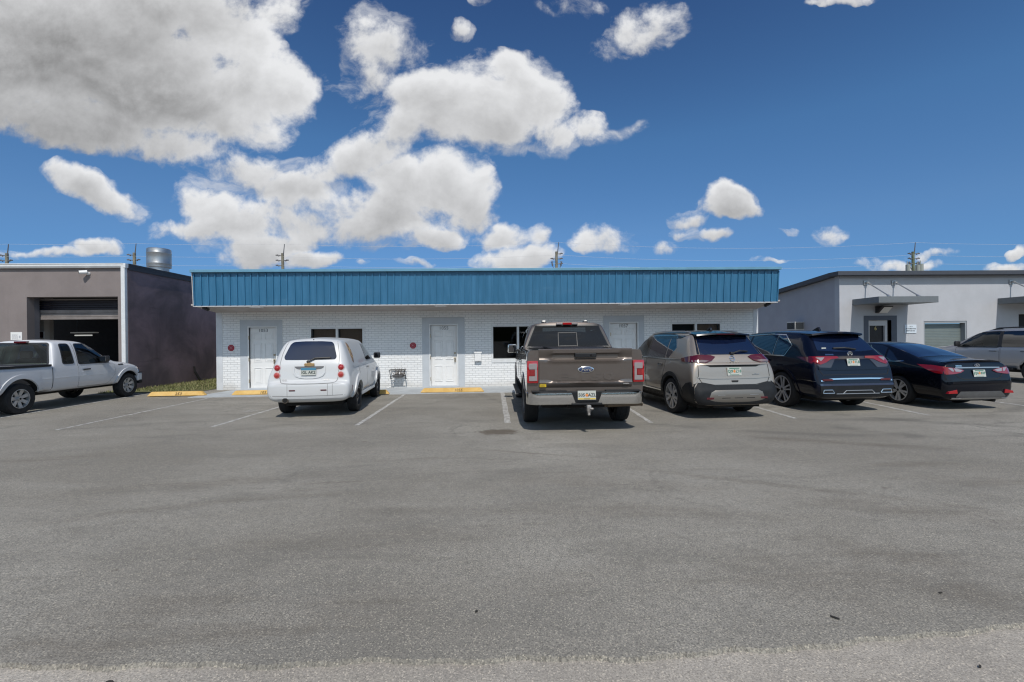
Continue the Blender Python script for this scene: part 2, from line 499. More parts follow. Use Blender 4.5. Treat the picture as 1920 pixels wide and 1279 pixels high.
        # hairline cracks
        vc = t.n('ShaderNodeTexVoronoi', feature='DISTANCE_TO_EDGE'); vc.inputs['Scale'].default_value = .33
        t.put(vc.inputs['Vector'], t.vmath('ADD', p, t.vmath('MULTIPLY', t.noise(p, 1.2, 6, .7, out=1), (1.2, 1.2, 0))))
        ck = t.math('MULTIPLY', t.ramp(vc.outputs['Distance'], 0.0, .012, .5, 0), t.ramp(big, .48, .60))
        c = t.mix(ck, c, [x * .35 for x in base])
    t.put(b.inputs['Base Color'], c)
    b.inputs['Roughness'].default_value = 0.88
    b.inputs['Specular IOR Level'].default_value = 0.3
    bp = t.n('ShaderNodeBump'); bp.inputs['Strength'].default_value = 0.55; bp.inputs['Distance'].default_value = 0.006
    t.put(bp.inputs['Height'], t.math('ADD', fine, t.math('MULTIPLY', sepc.outputs[2], 0.7)))
    t.put(b.inputs['Normal'], bp.outputs[0])
    return m
M_ASPH = asphalt('worn_asphalt', (0.312, 0.295, 0.259), 1.3)
M_ROAD = asphalt('aggregate_road', (0.44, 0.405, 0.355), 1.0, False)

# lot edge traced along the ground, slightly ragged
edge = [(-500, 1262), (0, 1247), (180, 1244), (400, 1243), (560, 1241), (700, 1236), (960, 1232), (1100, 1231), (1250, 1226), (1400, 1215), (1560, 1204), (1700, 1190), (1920, 1168), (2500, 1110)]
pts = []
for (a, b) in zip(edge[:-1], edge[1:]):
    n = 40
    for k in range(n):
        s = k / n
        g = onZ(a[0] + (b[0] - a[0]) * s, a[1] + (b[1] - a[1]) * s)
        pts.append((g.x, g.y + random.uniform(-.006, .006) + 0.010 * sin(g.x * 7.1) + 0.008 * sin(g.x * 17.3)))
g = onZ(*edge[-1]); pts.append((g.x, g.y))
mb = MB()
poly = [(-400, pts[0][1]), ] + pts + [(400, pts[-1][1]), (400, 900), (-400, 900)]
tops = [mb.bm.verts.new((p[0], p[1], 0)) for p in poly]
f = mb.bm.faces.new(tops)
bots = [mb.bm.verts.new((p[0], p[1] - 0.012, -0.022)) for p in poly[:len(pts) + 2]]
for k in range(len(pts) + 1):
    mb.bm.faces.new((tops[k], bots[k], bots[k + 1], tops[k + 1]))
bmesh.ops.triangulate(mb.bm, faces=[f])
bmesh.ops.recalc_face_normals(mb.bm, faces=mb.bm.faces[:])
lot = struct(mb.build('parking_lot', M_ASPH))
mb = MB(); mb.face([(-400, -400, -.02), (400, -400, -.02), (400, 30, -.02), (-400, 30, -.02)])
struct(mb.build('road', M_ROAD))

# ---- walkway in front of the shops
M_WALK = mat('painted_walkway', (0.40, 0.425, 0.44), 0.8, var=0.14, vscale=2.5, bump=.15, bscale=40)
wl = onZ(394, 741).x
ws = onZ(760, 738).y
mb = MB(); mb.prism([(wl - .25, ws - .35), (9.2, ws + .1), (9.2, WY + .4), (wl, WY + .4)], 'z', -.05, .014)
struct(mb.build('walkway', M_WALK))

# ---- parking lines (thin sheets of worn paint)
def worn_white():
    m = bpy.data.materials.new('worn_line_paint'); m.use_nodes = True
    t = NT(m.node_tree); b = m.node_tree.nodes['Principled BSDF']
    p = t.geo()
    f = t.math('ADD', t.noise(p, 9, 5, 0.7), t.math('MULTIPLY', t.noise(p, 60, 3, .7), .5))
    t.put(b.inputs['Base Color'], t.mix(t.ramp(f, 0.54, 0.86), (0.60, 0.60, 0.57), (0.28, 0.265, 0.245)))
    b.inputs['Roughness'].default_value = 0.85
    return m
M_LINE = worn_white()
def pline(a, b, w0=0.10):
    A, B = onZ(*a), onZ(*b)
    d = (B - A).normalized(); n_ = Vector((-d.y, d.x, 0)) * w0 / 2
    mb = MB(); n = 30; L = []; Rr = []
    for k in range(n + 1):
        q = A.lerp(B, k / n); j = random.uniform(-.006, .006)
        L.append(mb.bm.verts.new((q.x + n_.x + j, q.y + n_.y, .004))); Rr.append(mb.bm.verts.new((q.x - n_.x + j, q.y - n_.y, .004)))
    for k in range(n): mb.bm.faces.new((L[k], Rr[k], Rr[k + 1], L[k + 1]))
    bmesh.ops.recalc_face_normals(mb.bm, faces=mb.bm.faces[:])
    return struct(mb.build('parking_line', M_LINE))
for a, b, w0 in [((0, 784), (268, 740), .07), ((106, 806.5), (420, 741), .07), ((397, 801), (600, 740.5), .085), ((669, 798), (764, 736.3), .085),
             ((952, 793), (942, 735.5), .12), ((1221, 793), (1135, 738), .085), ((1492, 785), (1340, 741), .085), ((1742, 779), (1560, 742), .085), ((1990, 770), (1780, 742), .085)]:
    pline(a, b, w0)
# faded number sprayed inside a stall
g = onZ(468, 771)
mb = MB(); mb.text('55', .34, Matrix.Translation((g.x, g.y, .003)) @ Matrix.Rotation(R(-40), 4, 'Z'), .001)
struct(mb.build('stall_number', mat('ghost_paint', (0.34, 0.33, 0.31), .85)))

# ---- grass between the buildings
M_SOIL = mat('grass_ground', (0.13, 0.125, 0.05), .95, var=.45, vscale=5, bump=.6, bscale=30)
mb = MB(); mb.face([(-12.6, 14.6, .01), (-9.52, 14.95, .01), (-9.52, 40, .01), (-12.6, 40, .01)])
for v_ in mb.bm.verts: pass
struct(mb.build('soil', M_SOIL))
M_GRASS = mat('grass_blades', (0.150, 0.165, 0.050), .7, var=.5, vscale=9)
M_GRASS2 = mat('dry_grass_blades', (0.26, 0.23, 0.11), .8)
mb = MB()
rg = random.Random(3)
for k in range(6500):
    y = 14.7 + 5.5 * rg.random() ** 1.5; x = rg.uniform(-12.6, -9.5)
    if y < 15.05 + .25 * sin(x * 3.1) + .1 * (x + 11): continue
    h = rg.uniform(.03, .10); a = rg.uniform(0, 2 * pi); ln = rg.uniform(.01, .05); wd = rg.uniform(.006, .012)
    mb.mi = 1 if rg.random() < .28 else 0
    ca, sa = cos(a), sin(a)
    mb.face([(x - sa * wd, y + ca * wd, .008), (x + sa * wd, y - ca * wd, .008), (x + ca * ln, y + sa * ln, h)])
struct(mb.build('grass', [M_GRASS, M_GRASS2]), 'stuff')

# ================================================================== BLUE-FASCIA BUILDING
def brick_mat():
    m = bpy.data.materials.new('white_painted_brick'); m.use_nodes = True
    t = NT(m.node_tree); b = m.node_tree.nodes['Principled BSDF']
    p = t.obj()
    s = t.n('ShaderNodeSeparateXYZ'); t.put(s.inputs[0], p)
    c = t.n('ShaderNodeCombineXYZ'); t.put(c.inputs[0], s.outputs[0]); t.put(c.inputs[1], s.outputs[2])
    # hand-laid: courses wander a little
    wob = t.vmath('MULTIPLY', t.vmath('SUBTRACT', t.noise(p, 1.3, 3, .5, out=1), (.5, .5, .5)), (.02, .012, 0))
    vv = t.vmath('ADD', c.outputs[0], wob)
    br = t.n('ShaderNodeTexBrick'); t.put(br.inputs['Vector'], vv)
    br.inputs['Scale'].default_value = 1.0
    br.inputs['Brick Width'].default_value = 0.215; br.inputs['Row Height'].default_value = 0.0755
    br.inputs['Mortar Size'].default_value = 0.0085; br.inputs['Mortar Smooth'].default_value = 0.25
    br.inputs['Color1'].default_value = (0.82, 0.825, 0.82, 1); br.inputs['Color2'].default_value = (0.77, 0.78, 0.78, 1)
    br.inputs['Mortar'].default_value = (0.585, 0.595, 0.60, 1)
    f = t.noise(p, 2.0, 6, .6)
    col = t.mix(t.ramp(f, .45, .8, 0, .16), br.outputs['Color'], (.5, .5, .48))
    # splash dirt along the foot of the wall and a few runs of grime
    dz = t.math('ADD', s.outputs[2], t.math('MULTIPLY', t.noise(p, 3.0, 6, .7), -.35))
    col = t.mix(t.ramp(dz, -.14, .10, .45, 0), col, (.42, .40, .36))
    rn = t.noise(t.mapping(p, sc=(7, 1, .4)), 1.2, 6, .65)
    col = t.mix(t.ramp(rn, .58, .76, 0, .22), col, (.48, .47, .44))
    t.put(b.inputs['Base Color'], col)
    b.inputs['Roughness'].default_value = .7
    bp = t.n('ShaderNodeBump'); bp.inputs['Strength'].default_value = 1.0; bp.inputs['Distance'].default_value = .006; bp.invert = True
    t.put(bp.inputs['Height'], t.math('ADD', br.outputs['Fac'], t.math('MULTIPLY', t.noise(p, 45, 4, .6), .25)))
    t.put(b.inputs['Normal'], bp.outputs[0])
    return m
M_BRICK = brick_mat()
M_TRIM = mat('grey_trim_paint', (0.475, 0.505, 0.535), .6, var=.06, vscale=3)
M_PIL = mat('pale_pilaster_paint', (0.585, 0.605, 0.625), .6, var=.08, vscale=3)
M_WHITE = mat('white_gloss_paint', (0.76, 0.76, 0.75), .4, var=.04, vscale=5)
M_WHITE2 = mat('white_frame_paint', (0.68, 0.69, 0.69), .45, var=.06, vscale=5)
def fascia_mat():
    m = mat('blue_metal_panel', (0.028, 0.150, 0.285), .38, .0, .0, .5, var=.10, vscale=1.2)
    b = m.node_tree.nodes['Principled BSDF']; t = NT(m.node_tree)
    p = t.obj()
    f = t.noise(t.mapping(p, sc=(4, 1, .5)), 1.5, 5, .6)
    c = t.mix(t.ramp(f, .35, .75), (0.026, 0.132, 0.246), (0.043, 0.172, 0.312))
    sp_ = t.noise(t.mapping(p, sc=(.5, 1, 2)), .9, 5, .7)
    c = t.mix(t.ramp(sp_, .56, .80, 0, .40), c, (0.12, 0.24, 0.36))
    t.put(b.inputs['Base Color'], c)
    return m
M_BLUE = fascia_mat()
M_BLUECAP = mat('blue_cap_metal', (0.13, 0.30, 0.42), .4, var=.1, vscale=2)
M_BLUEDK = mat('blue_seam_metal', (0.025, 0.128, 0.240), .45)
M_SOFF = mat('soffit_board', (0.40, 0.365, 0.345), .75, var=.12, vscale=1.5)
M_DARK = mat('dark_void', (0.012, 0.012, 0.013), .8)
M_BLK = mat('black_plastic', (0.018, 0.018, 0.02), .45)
M_ROOF = mat('roof_membrane', (0.30, 0.30, 0.30), .9, var=.2)
M_LET = mat('grey_lettering', (0.20, 0.20, 0.205), .6)
M_BRASS = mat('aged_brass', (0.42, 0.36, 0.27), .35, .9)
M_STEEL = mat('galvanised_steel', (0.50, 0.51, 0.52), .42, .75, var=.12, vscale=4)
M_GLASSW = glass('shop_window_glass', (.9, .95, 1), .85, .01, .4)

def PW(px, py, dy=0.0): return onY(px, py, WY - dy)
bl = thing('shop_building', 'low white brick shop building under a long blue metal fascia, three numbered doors', 'building', (0, WY, 0))
xL, xR = PW(405.8, 650).x, PW(1421, 600).x
FYT, FYB = WY - 1.31, WY - 1.25           # fascia leans out slightly at the top
pTL, pTR = onY(362.8, 511.5, FYT), onY(1460.5, 504.5, FYT)
pBL, pBR = onY(364.8, 574.5, FYB), onY(1457.5, 565, FYB)
zFT = (pTL.z + pTR.z) / 2; zFB = (pBL.z + pBR.z) / 2
zCap = zFT + 0.07
zBr = PW(700, 584).z                        # top of the brickwork under the soffit
# openings in local coordinates (y measured from the brick plane)
doors = [((466.8, 614.5), (518.4, 724.8), (450, 600.5), (530.6, 724)), ((807, 610), (857.4, 720.5), (791, 596), (872, 722)), ((1144.5, 606), (1195.5, 716), (1131, 592.4), (1208.6, 717))]
wins = [((583.5, 617), (680, 676)), ((924.3, 612.6), (1018, 671.6)), ((1260, 607.7), (1350, 667))]
ops_ = []
for d in doors:
    ops_.append((PW(*d[0]).x, PW(*d[1]).x, 0.0, PW(*d[0]).z))
for q in wins:
    ops_.append((PW(*q[0]).x, PW(*q[1]).x, PW(*q[1]).z, PW(*q[0]).z))
# wall front as strips around the openings (one mesh)
mb = MB()
xs = sorted({xL + .2, xR - .17} | {o[0] for o in ops_} | {o[1] for o in ops_})
zs = sorted({0.0, zBr + .3} | {o[2] for o in ops_} | {o[3] for o in ops_})
for a, b in zip(xs[:-1], xs[1:]):
    for c, d in zip(zs[:-1], zs[1:]):
        mx, mz = (a + b) / 2, (c + d) / 2
        if any(o[0] < mx < o[1] and o[2] < mz < o[3] for o in ops_): continue
        mb.face([(a, 0, c), (b, 0, c), (b, 0, d), (a, 0, d)])
bmesh.ops.remove_doubles(mb.bm, verts=mb.bm.verts[:], dist=.0005)
# reveals
for o in ops_:
    D = .14
    mb.face([(o[0], 0, o[2]), (o[0], 0, o[3]), (o[0], D, o[3]), (o[0], D, o[2])])
    mb.face([(o[1], 0, o[2]), (o[1], D, o[2]), (o[1], D, o[3]), (o[1], 0, o[3])])
    mb.face([(o[0], 0, o[3]), (o[1], 0, o[3]), (o[1], D, o[3]), (o[0], D, o[3])])
    if o[2] > .05: mb.face([(o[0], 0, o[2]), (o[0], D, o[2]), (o[1], D, o[2]), (o[1], 0, o[2])])
mb.build('brick_wall', M_BRICK, bl)
mb = MB(); mb.box((xL, .15, 0), (xL + .06, 11, zFB)); mb.box((xR - .06, .15, 0), (xR, 11, zFB)); mb.box((xL + .07, 10.9, 0), (xR - .07, 11, zFB))
mb.build('side_wall', M_PIL, bl)
for a, b in ((xL, xL + .2), (xR - .17, xR)):
    mb = MB(); mb.box((a, -.012, 0), (b, .148, zBr + .25)); mb.build('pilaster', M_PIL, bl)
# interior dark box behind the windows
mb = MB(); mb.box((xL + .3, 3.0, 0.01), (xR - .3, 3.1, zFB - .05)); mb.build('inner_wall', mat('shop_interior', (.05, .045, .04), .9), bl)
# soffit: slopes up to the fascia
mb = MB()
mb.prism([(-1.225, zFB + .012), (-.002, zBr), (-.002, zBr + .06), (-1.225, zFB + .06)], 'x', xL - .0, xR - .0)
mb.build('soffit', M_SOFF, bl)
# fascia panel with standing seams, one mesh
mb = MB()
yT, yB = FYT - WY, FYB - WY
n = 84
def fpt(s, tz, off=0.0):
    x = (pBL.x + (pBR.x - pBL.x) * s) * (1 - tz) + (pTL.x + (pTR.x - pTL.x) * s) * tz
    return (x, yB + (yT - yB) * tz - off, zFB + (zFT - zFB) * tz)
for k in range(n):
    a, b = k / n, (k + 1) / n
    wv_ = .0035
    mid = (a + b) / 2
    mb.mi = 0
    mb.face([fpt(a, 0), fpt(mid, 0, wv_), fpt(mid, 1, wv_), fpt(a, 1)])
    mb.face([fpt(mid, 0, wv_), fpt(b, 0), fpt(b, 1), fpt(mid, 1, wv_)])
for k in range(n + 1):
    s = min(max(k / n + random.uniform(-.0006, .0006), 0.0006), .9994); h = .0009
    r = .030
    for q0, q1, o0, o1, mi_ in ((s - h, s - h, 0, r, 1), (s - h, s + h, r, r, 0), (s + h, s + h, r, 0, 1)):
        mb.mi = mi_
        mb.face([fpt(q0, .012, o0), fpt(q1, .012, o1), fpt(q1, .955, o1), fpt(q0, .955, o0)])
    mb.mi = 1
    mb.face([fpt(s - h, .012, 0), fpt(s - h, .012, r), fpt(s + h, .012, r), fpt(s + h, .012, 0)])
mb.build('fascia_panel', [M_BLUE, M_BLUEDK], bl)
# backing, ends and white drip edge
mb = MB()
mb.box((pBL.x + .02, yB + .03, zFB + .02), (pBR.x - .02, .3, zFB + .06)); mb.box((pTL.x + .02, -.9, zFB + .1), (pTR.x - .02, -.82, zFT))
for x, sgn in ((pBL.x, 1), (pBR.x, -1)):
    mb.prism([(yB + .012, zFB), (yT + .012, zFT), (.3, zFT), (.3, zFB)], 'x', x, x + sgn * .025)
mb.build('fascia_frame', M_BLUE, bl)
mb = MB()
mb.box((pBL.x - .01, yB - .012, zFB - .030), (pBR.x + .01, yB + .03, zFB - .002))
mb.prism([(yB - .03, zFB - .029), (yT - .03, zFT), (yT + .02, zFT), (yB + .02, zFB - .029)], 'x', pBL.x - .03, pBL.x - .008)
mb.build('drip_edge', mat('drip_edge_grey', (.50, .50, .51), .5), bl)
mb = MB()
mb.box((pTL.x - .06, yT - .10, zFT - .012), (pTR.x + .03, yT + .25, zCap), .006)
mb.build('cap_flashing', M_BLUECAP, bl)
mb = MB(); mb.box((xL + .15, -1.0, zFT - .35), (xR - .1, 10.8, zFT - .25)); mb.build('roof', M_ROOF, bl)
# door surrounds + doors
nums = ['1053', '1055', '1057']
for i, d in enumerate(doors):
    x0, x1 = PW(*d[2]).x, PW(*d[3]).x; z1 = PW(*d[2]).z
    a, b, zt = PW(*d[0]).x, PW(*d[1]).x, PW(*d[0]).z
    mb = MB()
    for q in ((x0, a - .045, 0, z1), (b + .045, x1, 0, z1), (a - .045, b + .045, zt + .045, z1)):
        mb.box((q[0], -.012, q[2]), (q[1], .10, q[3]))
    mb.build('door_surround', M_TRIM, bl)
    mb = MB()
    mb.box((a - .043, -.02, .02), (a, .10, zt + .043)); mb.box((b, -.02, .02), (b + .043, .10, zt + .043)); mb.box((a, -.02, zt), (b, .10, zt + .043))
    mb.build('door_frame', M_WHITE2, bl)
    mb = MB(); mb.box((a - .04, -.10, .0), (b + .04, .10, .055), .008); mb.build('door_sill', M_TRIM, bl)
    # six-panel slab
    mb = MB(); W_ = b - a
    mb.box((a + .0005, .06, .056), (b - .0005, .10, zt - .0005))
    H = zt - .06
    for cx in (.29, .71):
        for (z0, z1_, ) in ((.065, .33), (.43, .74), (.80, .905)):
            p0, p1 = a + W_ * (cx - .15), a + W_ * (cx + .15)
            zz0, zz1 = .06 + H * z0, .06 + H * z1_
            q = .018
            for bx in ((p0, p1, zz1 - q, zz1), (p0, p1, zz0, zz0 + q), (p0, p0 + q, zz0 + q, zz1 - q), (p1 - q, p1, zz0 + q, zz1 - q)):
                mb.box((bx[0], .045, bx[2]), (bx[1], .061, bx[3]), .004)
            mb.box((p0 + .05, .05, zz0 + .05), (p1 - .05, .061, zz1 - .05), .005)
    dr = mb.build('door', M_WHITE, bl)
    kx = b - .07
    mb = MB(); mb.box((kx - .022, .035, .84), (kx + .022, .0595, 1.0), .004); mb.cyl((kx, .06, .97), (kx, .0, .97), .02); mb.ball((kx, .0, .97), (.028, .028, .028)); mb.box((kx - .012, -.01, .84), (kx + .012, .01, .97), .004)
    mb.build('door_handle', M_BRASS, dr)
    mb = MB(); mb.cyl((kx, .0595, 1.14), (kx, .03, 1.14), .032); mb.build('deadbolt', M_BRASS, dr)
    for hz in (.28, 1.0, 1.72):
        mb = MB(); mb.box((a - .012, -.03, hz - .06), (a + .012, .0, hz + .06), .003); mb.build('hinge', M_BRASS, dr)
    mb = MB(); mb.text(nums[i], .155, face_minus_y((a + b) / 2, .052, zt - .10), .004, space=1.05)
    mb.build('door_number', M_LET, dr)
# windows
M_BLIND = mat('brown_blind', (0.34, 0.20, 0.12), .7)
for i, q in enumerate(wins):
    a, b, z0, z1 = PW(*q[0]).x, PW(*q[1]).x, PW(*q[1]).z, PW(*q[0]).z
    m_ = (a + b) / 2; fr = .035
    mb = MB()
    for bx in ((a - .06, b + .06, z1, z1 + .06), (a - .06, b + .06, z0 - .05, z0), (a - .06, a, z0, z1), (b, b + .06, z0, z1), (m_ - fr, m_ + fr, z0, z1)):
        mb.box((bx[0], -.012, bx[2]), (bx[1], .11, bx[3]), .003)
    wd = mb.build('window', M_WHITE2, bl)
    for p0, p1 in ((a, m_ - fr), (m_ + fr, b)):
        mb = MB(); mb.box((p0, .075, z0), (p1, .083, z1)); mb.build('pane', M_GLASSW, wd)
        mb = MB()
        for e in ((p0, p1, z1 - .02, z1), (p0, p1, z0, z0 + .02), (p0, p0 + .018, z0 + .02, z1 - .02), (p1 - .018, p1, z0 + .02, z1 - .02)):
            mb.box((e[0], .06, e[2]), (e[1], .10, e[3]))
        mb.build('sash', mat('dark_sash', (.07, .07, .07), .5), wd)
        if i != 1:
            mb = MB(); z = z0 + .01
            while z < z1 - .02:
                mb.box((p0 + .03, .14, z), (p1 - .03, .165, z + .021)); z += .027
            mb.build('blind', M_BLIND if (i == 0 or p0 > m_) else M_DARK, wd)
    if i == 1:
        mb = MB(); mb.box((a - .06, -.02, z0 - .13), (b + .06, .0, z0 - .052)); mb.build('window_sill', M_WHITE2, bl)

# ---- soffit lights, cameras, signs, mailbox, planter
grp = 'lights under the soffit'
for (px, py), lb in zip([(481, 574), (826, 570.5), (1170, 567)], ['slim white soffit light above the door of unit 1053', 'slim white soffit light above the middle door 1055', 'slim white soffit light above the right-hand door 1057']):
    p = onY(px, py, WY - 1.1)
    mb = MB(); mb.box((p.x - .17, WY - 1.22, zFB - .055), (p.x + .17, WY - .98, zFB + .008), .008)
    tag(mb.build('soffit_light', M_WHITE), lb, 'light', grp)
def dome_cam(px, py, sx, lb):
    p = onY(px, py, WY - .9); p.z -= .03
    t_ = thing('security_camera', lb, 'camera', p, 0, 'dark cameras under the fascia ends')
    mb = MB(); mb.cyl((0, 0, .10), (0, 0, .055), .045); mb.cyl((0, 0, .055), (0, 0, .02), .022); mb.build('mount', M_BLK, t_)
    mb = MB(); mb.cyl((-.07 * sx, -.02, .03), (.10 * sx, -.10, -.03), .05, n=20); mb.cyl((.10 * sx, -.10, -.03), (.115 * sx, -.107, -.035), .055, n=20); mb.build('camera_body', M_BLK, t_, True)
    mb = MB(); mb.ball((.112 * sx, -.106, -.034), (.03, .03, .03)); mb.build('lens', mat('camera_lens', (.01, .01, .012), .08), t_, True)
dome_cam(387, 577, 1, 'dark camera under the left end of the blue fascia')
dome_cam(1438, 569.5, -1, 'dark camera under the right end of the blue fascia')
# maltese-cross signs
M_RED = mat('sign_red', (0.30, 0.012, 0.03), .5)
def truss_sign(px, py, lb):
    p = PW(px, py, .02)
    t_ = thing('round_sign', lb, 'sign', p, 0, 'red cross signs on the brick')
    mb = MB(); pl = []
    for k in range(16): pl.append((.125 * cos(2 * pi * k / 16), .125 * sin(2 * pi * k / 16)))
    mb.prism(pl, 'y', -.002, .012); mb.build('sign_plate', M_WHITE, t_)
    mb = MB(); pl = []
    for k in range(4):
        a0 = k * pi / 2
        for da, rr in ((-.66, .112), (-.3, .108), (0, .104), (.3, .108), (.66, .112), (pi / 4, .085)):
            pl.append((rr * cos(a0 + da), rr * sin(a0 + da)))
    mb.prism(pl, 'y', -.006, -.0025); mb.build('red_cross', M_RED, t_)
    mb = MB(); mb.text('R', .085, face_minus_y(0, -.008, 0), .001)
    for k in range(20):
        a0 = 2 * pi * k / 20; a1 = a0 + .2
        mb.face([(.066 * cos(a0), -.008, .066 * sin(a0)), (.066 * cos(a1), -.008, .066 * sin(a1)), (.060 * cos(a1), -.008, .060 * sin(a1)), (.060 * cos(a0), -.008, .060 * sin(a0))])
    mb.build('sign_lettering', mat('pink_lettering', (.6, .35, .35), .5), t_)
truss_sign(433.5, 652.5, 'round red cross sign on the brick left of door 1053')
truss_sign(774.5, 648, 'round red cross sign on the brick left of door 1055')
# mailbox
p0, p1 = PW(889.5, 659), PW(903.5, 677)
t_ = thing('mailbox', 'small white wall mailbox on the brick right of door 1055', 'mailbox', ((p0.x + p1.x) / 2, WY, (p0.z + p1.z) / 2))
w2, h2 = (p1.x - p0.x) / 2, (p0.z - p1.z) / 2
mb = MB(); mb.box((-w2 + .01, -.115, -h2), (w2 - .01, -.014, h2 - .03), .008); mb.build('box_body', M_WHITE, t_)
mb = MB(); mb.prism([(-.13, h2 - .055), (-.012, h2), (-.012, h2 + .012), (-.135, h2 - .04)], 'x', -w2, w2); mb.build('lid', M_WHITE, t_)
# wire planter bracket with dry twigs
pa, pb = PW(734.5, 693), PW(762, 710)
t_ = thing('wall_planter', 'black wire wall basket holding dry twigs on the white brick', 'planter', (0, WY, 0))
M_IRON = mat('black_iron', (.025, .025, .025), .6)
mb = MB(); r_ = .012
za, zb_ = pa.z, PW(735, 704).z
f1, f2 = -.30, -.05
for y in (f1, f2):
    mb.tube([(pa.x, y, za), (pb.x, y, za)], r_); mb.tube([(pa.x + .02, y, zb_), (pb.x, y, zb_)], r_ * .8)
for x in (pa.x, pb.x):
    mb.tube([(x, f1, za), (x, f2, za)], r_); mb.tube([(x, f1, za), (x + .02, f1 + .06, zb_ - .10), (x + .02, f2, zb_ - .1)], r_)
mb.build('basket_frame', M_IRON, t_)
mb = MB(); mb.box((pa.x + .10, f1 + .05, zb_ - .06), (pb.x - .08, f2, zb_ + .04), .02); mb.build('liner', mat('planter_liner', (.10, .10, .105), .9, var=.4, vscale=20), t_)
mb = MB(); rg = random.Random(5); cx = (pa.x + pb.x) / 2
for k in range(46):
    x = cx + rg.gauss(0, .09); a = rg.gauss(0, .5); h = rg.uniform(.12, .34) if k < 30 else rg.uniform(.1, .2)
    if k >= 30: x = rg.uniform(pa.x + .1, pb.x - .05)
    mb.cyl((x, -.16 + rg.uniform(-.06, .06), zb_ - .03), (x + h * sin(a), -.17 + rg.uniform(-.1, .08), zb_ + h * cos(a) * .9), .008, .003, 5)
mb.build('dry_twigs', mat('twig_brown', (.10, .075, .06), .9), t_)
# bent white/grey spigot pipe below it
t_ = thing('wall_spigot', 'bent grey water pipe coming out of the wall below the twig basket', 'pipe', (0, WY, 0))
q0, q1, q2 = PW(739.5, 716), PW(738, 720), PW(731, 727)
mb = MB(); mb.tube([(q0.x, .0, q0.z), (q0.x, -.10, q0.z), (q1.x, -.12, q1.z)], .016); mb.build('spout', M_STEEL, t_)
mb = MB(); mb.tube([(q1.x, -.12, q1.z), (q2.x + .08, -.2, q2.z + .06), (q2.x - .02, -.24, .02)], .014); mb.build('hose_end', M_STEEL, t_)

# ---- wheel stops
def stop_mat():
    m = bpy.data.materials.new('yellow_stop_paint'); m.use_nodes = True
    t = NT(m.node_tree); b = m.node_tree.nodes['Principled BSDF']; p = t.geo()
    f = t.noise(p, 3.5, 6, .65); f2 = t.noise(p, 14, 5, .7)
    c = t.mix(t.ramp(f, .3, .7), (.58, .36, .10), (.70, .47, .17))
    c = t.mix(t.ramp(f2, .60, .74, 0, .6), c, (.50, .42, .30))
    sz = t.n('ShaderNodeSeparateXYZ'); t.put(sz.inputs[0], p)
    c = t.mix(t.ramp(t.math('ADD', sz.outputs[2], t.math('MULTIPLY', f2, .05)), .02, .045, .75, 0), c, (.28, .17, .10))
    t.put(b.inputs['Base Color'], c); b.inputs['Roughness'].default_value = .75
    bp = t.n('ShaderNodeBump'); bp.inputs['Strength'].default_value = .4; bp.inputs['Distance'].default_value = .01
    t.put(bp.inputs['Height'], f2); t.put(b.inputs['Normal'], bp.outputs[0])
    return m
M_STOP = stop_mat()
M_STEN = mat('stencil_paint', (.14, .08, .03), .8)
def wheel_stop(pl, pr, txt, tx, lb, rot=0.0):
    A = onZ(*pl); L = abs(onZ(*pr).x - A.x)
    B = Vector((A.x + L, A.y, 0))
    L = (B - A).length; c = (A + B) / 2
    t_ = thing('wheel_stop', lb, 'wheel stop', (c.x, c.y, 0.016), math.atan2(onZ(*pr).y - A.y, L) * .3 + rot, 'yellow wheel stops along the walkway')
    mb = MB(); h = L / 2; e = .10
    v0 = [(-h, 0, 0), (h, 0, 0), (h, .17, 0), (-h, .17, 0)]
    v1 = [(-h + e, .04, .125), (h - e, .04, .125), (h - e, .13, .125), (-h + e, .13, .125)]
    V0 = [mb.bm.verts.new(p) for p in v0]; V1 = [mb.bm.verts.new(p) for p in v1]
    mb.bm.faces.new(V0[::-1]); mb.bm.faces.new(V1)
    for i in range(4): mb.bm.faces.new((V0[i], V0[(i + 1) % 4], V1[(i + 1) % 4], V1[i]))
    bmesh.ops.bevel(mb.bm, geom=mb.bm.edges[:], offset=.012, segments=2, affect='EDGES')
    mb.build('stop_body', M_STOP, t_)
    if txt:
        mb = MB()
        Mx = Matrix.Translation((tx * h, .012, .062)) @ Matrix.Rotation(math.atan2(.125, .04) , 4, 'X')
        mb.text(txt, .115, Mx, .004, space=1.1, shear=.15); mb.build('stencil_number', M_STEN, t_)
    return t_
wheel_stop((276, 744.5), (390, 741.5), '253', .09, 'yellow wheel stop stencilled 253 in front of the grass strip', 0.0)
wheel_stop((434, 742), (548, 739), '1053', .12, 'yellow wheel stop stencilled 1053 in front of door 1053')
wheel_stop((615, 742), (732, 739), '', 0, 'yellow wheel stop against the front tyre of the white van')
wheel_stop((788, 737.5), (908, 735), '1055', .19, 'yellow wheel stop stencilled 1055 in front of the middle door')

# ---- scraps of litter on the bare asphalt
for k, (px, py, r_) in enumerate([(205, 1273, .011), (893, 1148, .009), (1566, 1160, .013), (1763, 1113, .008), (1838, 1244, .009)]):
    g_ = onZ(px, py); rg = random.Random(k); mb = MB(); pl = []
    for j in range(7):
        a = 2 * pi * j / 7; q_ = r_ * rg.uniform(.5, 1.2); pl.append((q_ * cos(a) * 1.7, q_ * sin(a) * .7))
    mb.prism(pl, 'z', 0, .006)
    o_ = mb.build('litter_scrap', mat('dark_litter', (.03, .028, .025), .9)); o_.location = (g_.x, g_.y, .003 if py < 1200 or px > 1500 and py < 1165 else -.016); o_.rotation_euler = (.15, .1, k)
    tag(o_, 'tiny dark scrap of litter lying alone on the bare asphalt', 'litter', 'dark scraps of litter on the asphalt')
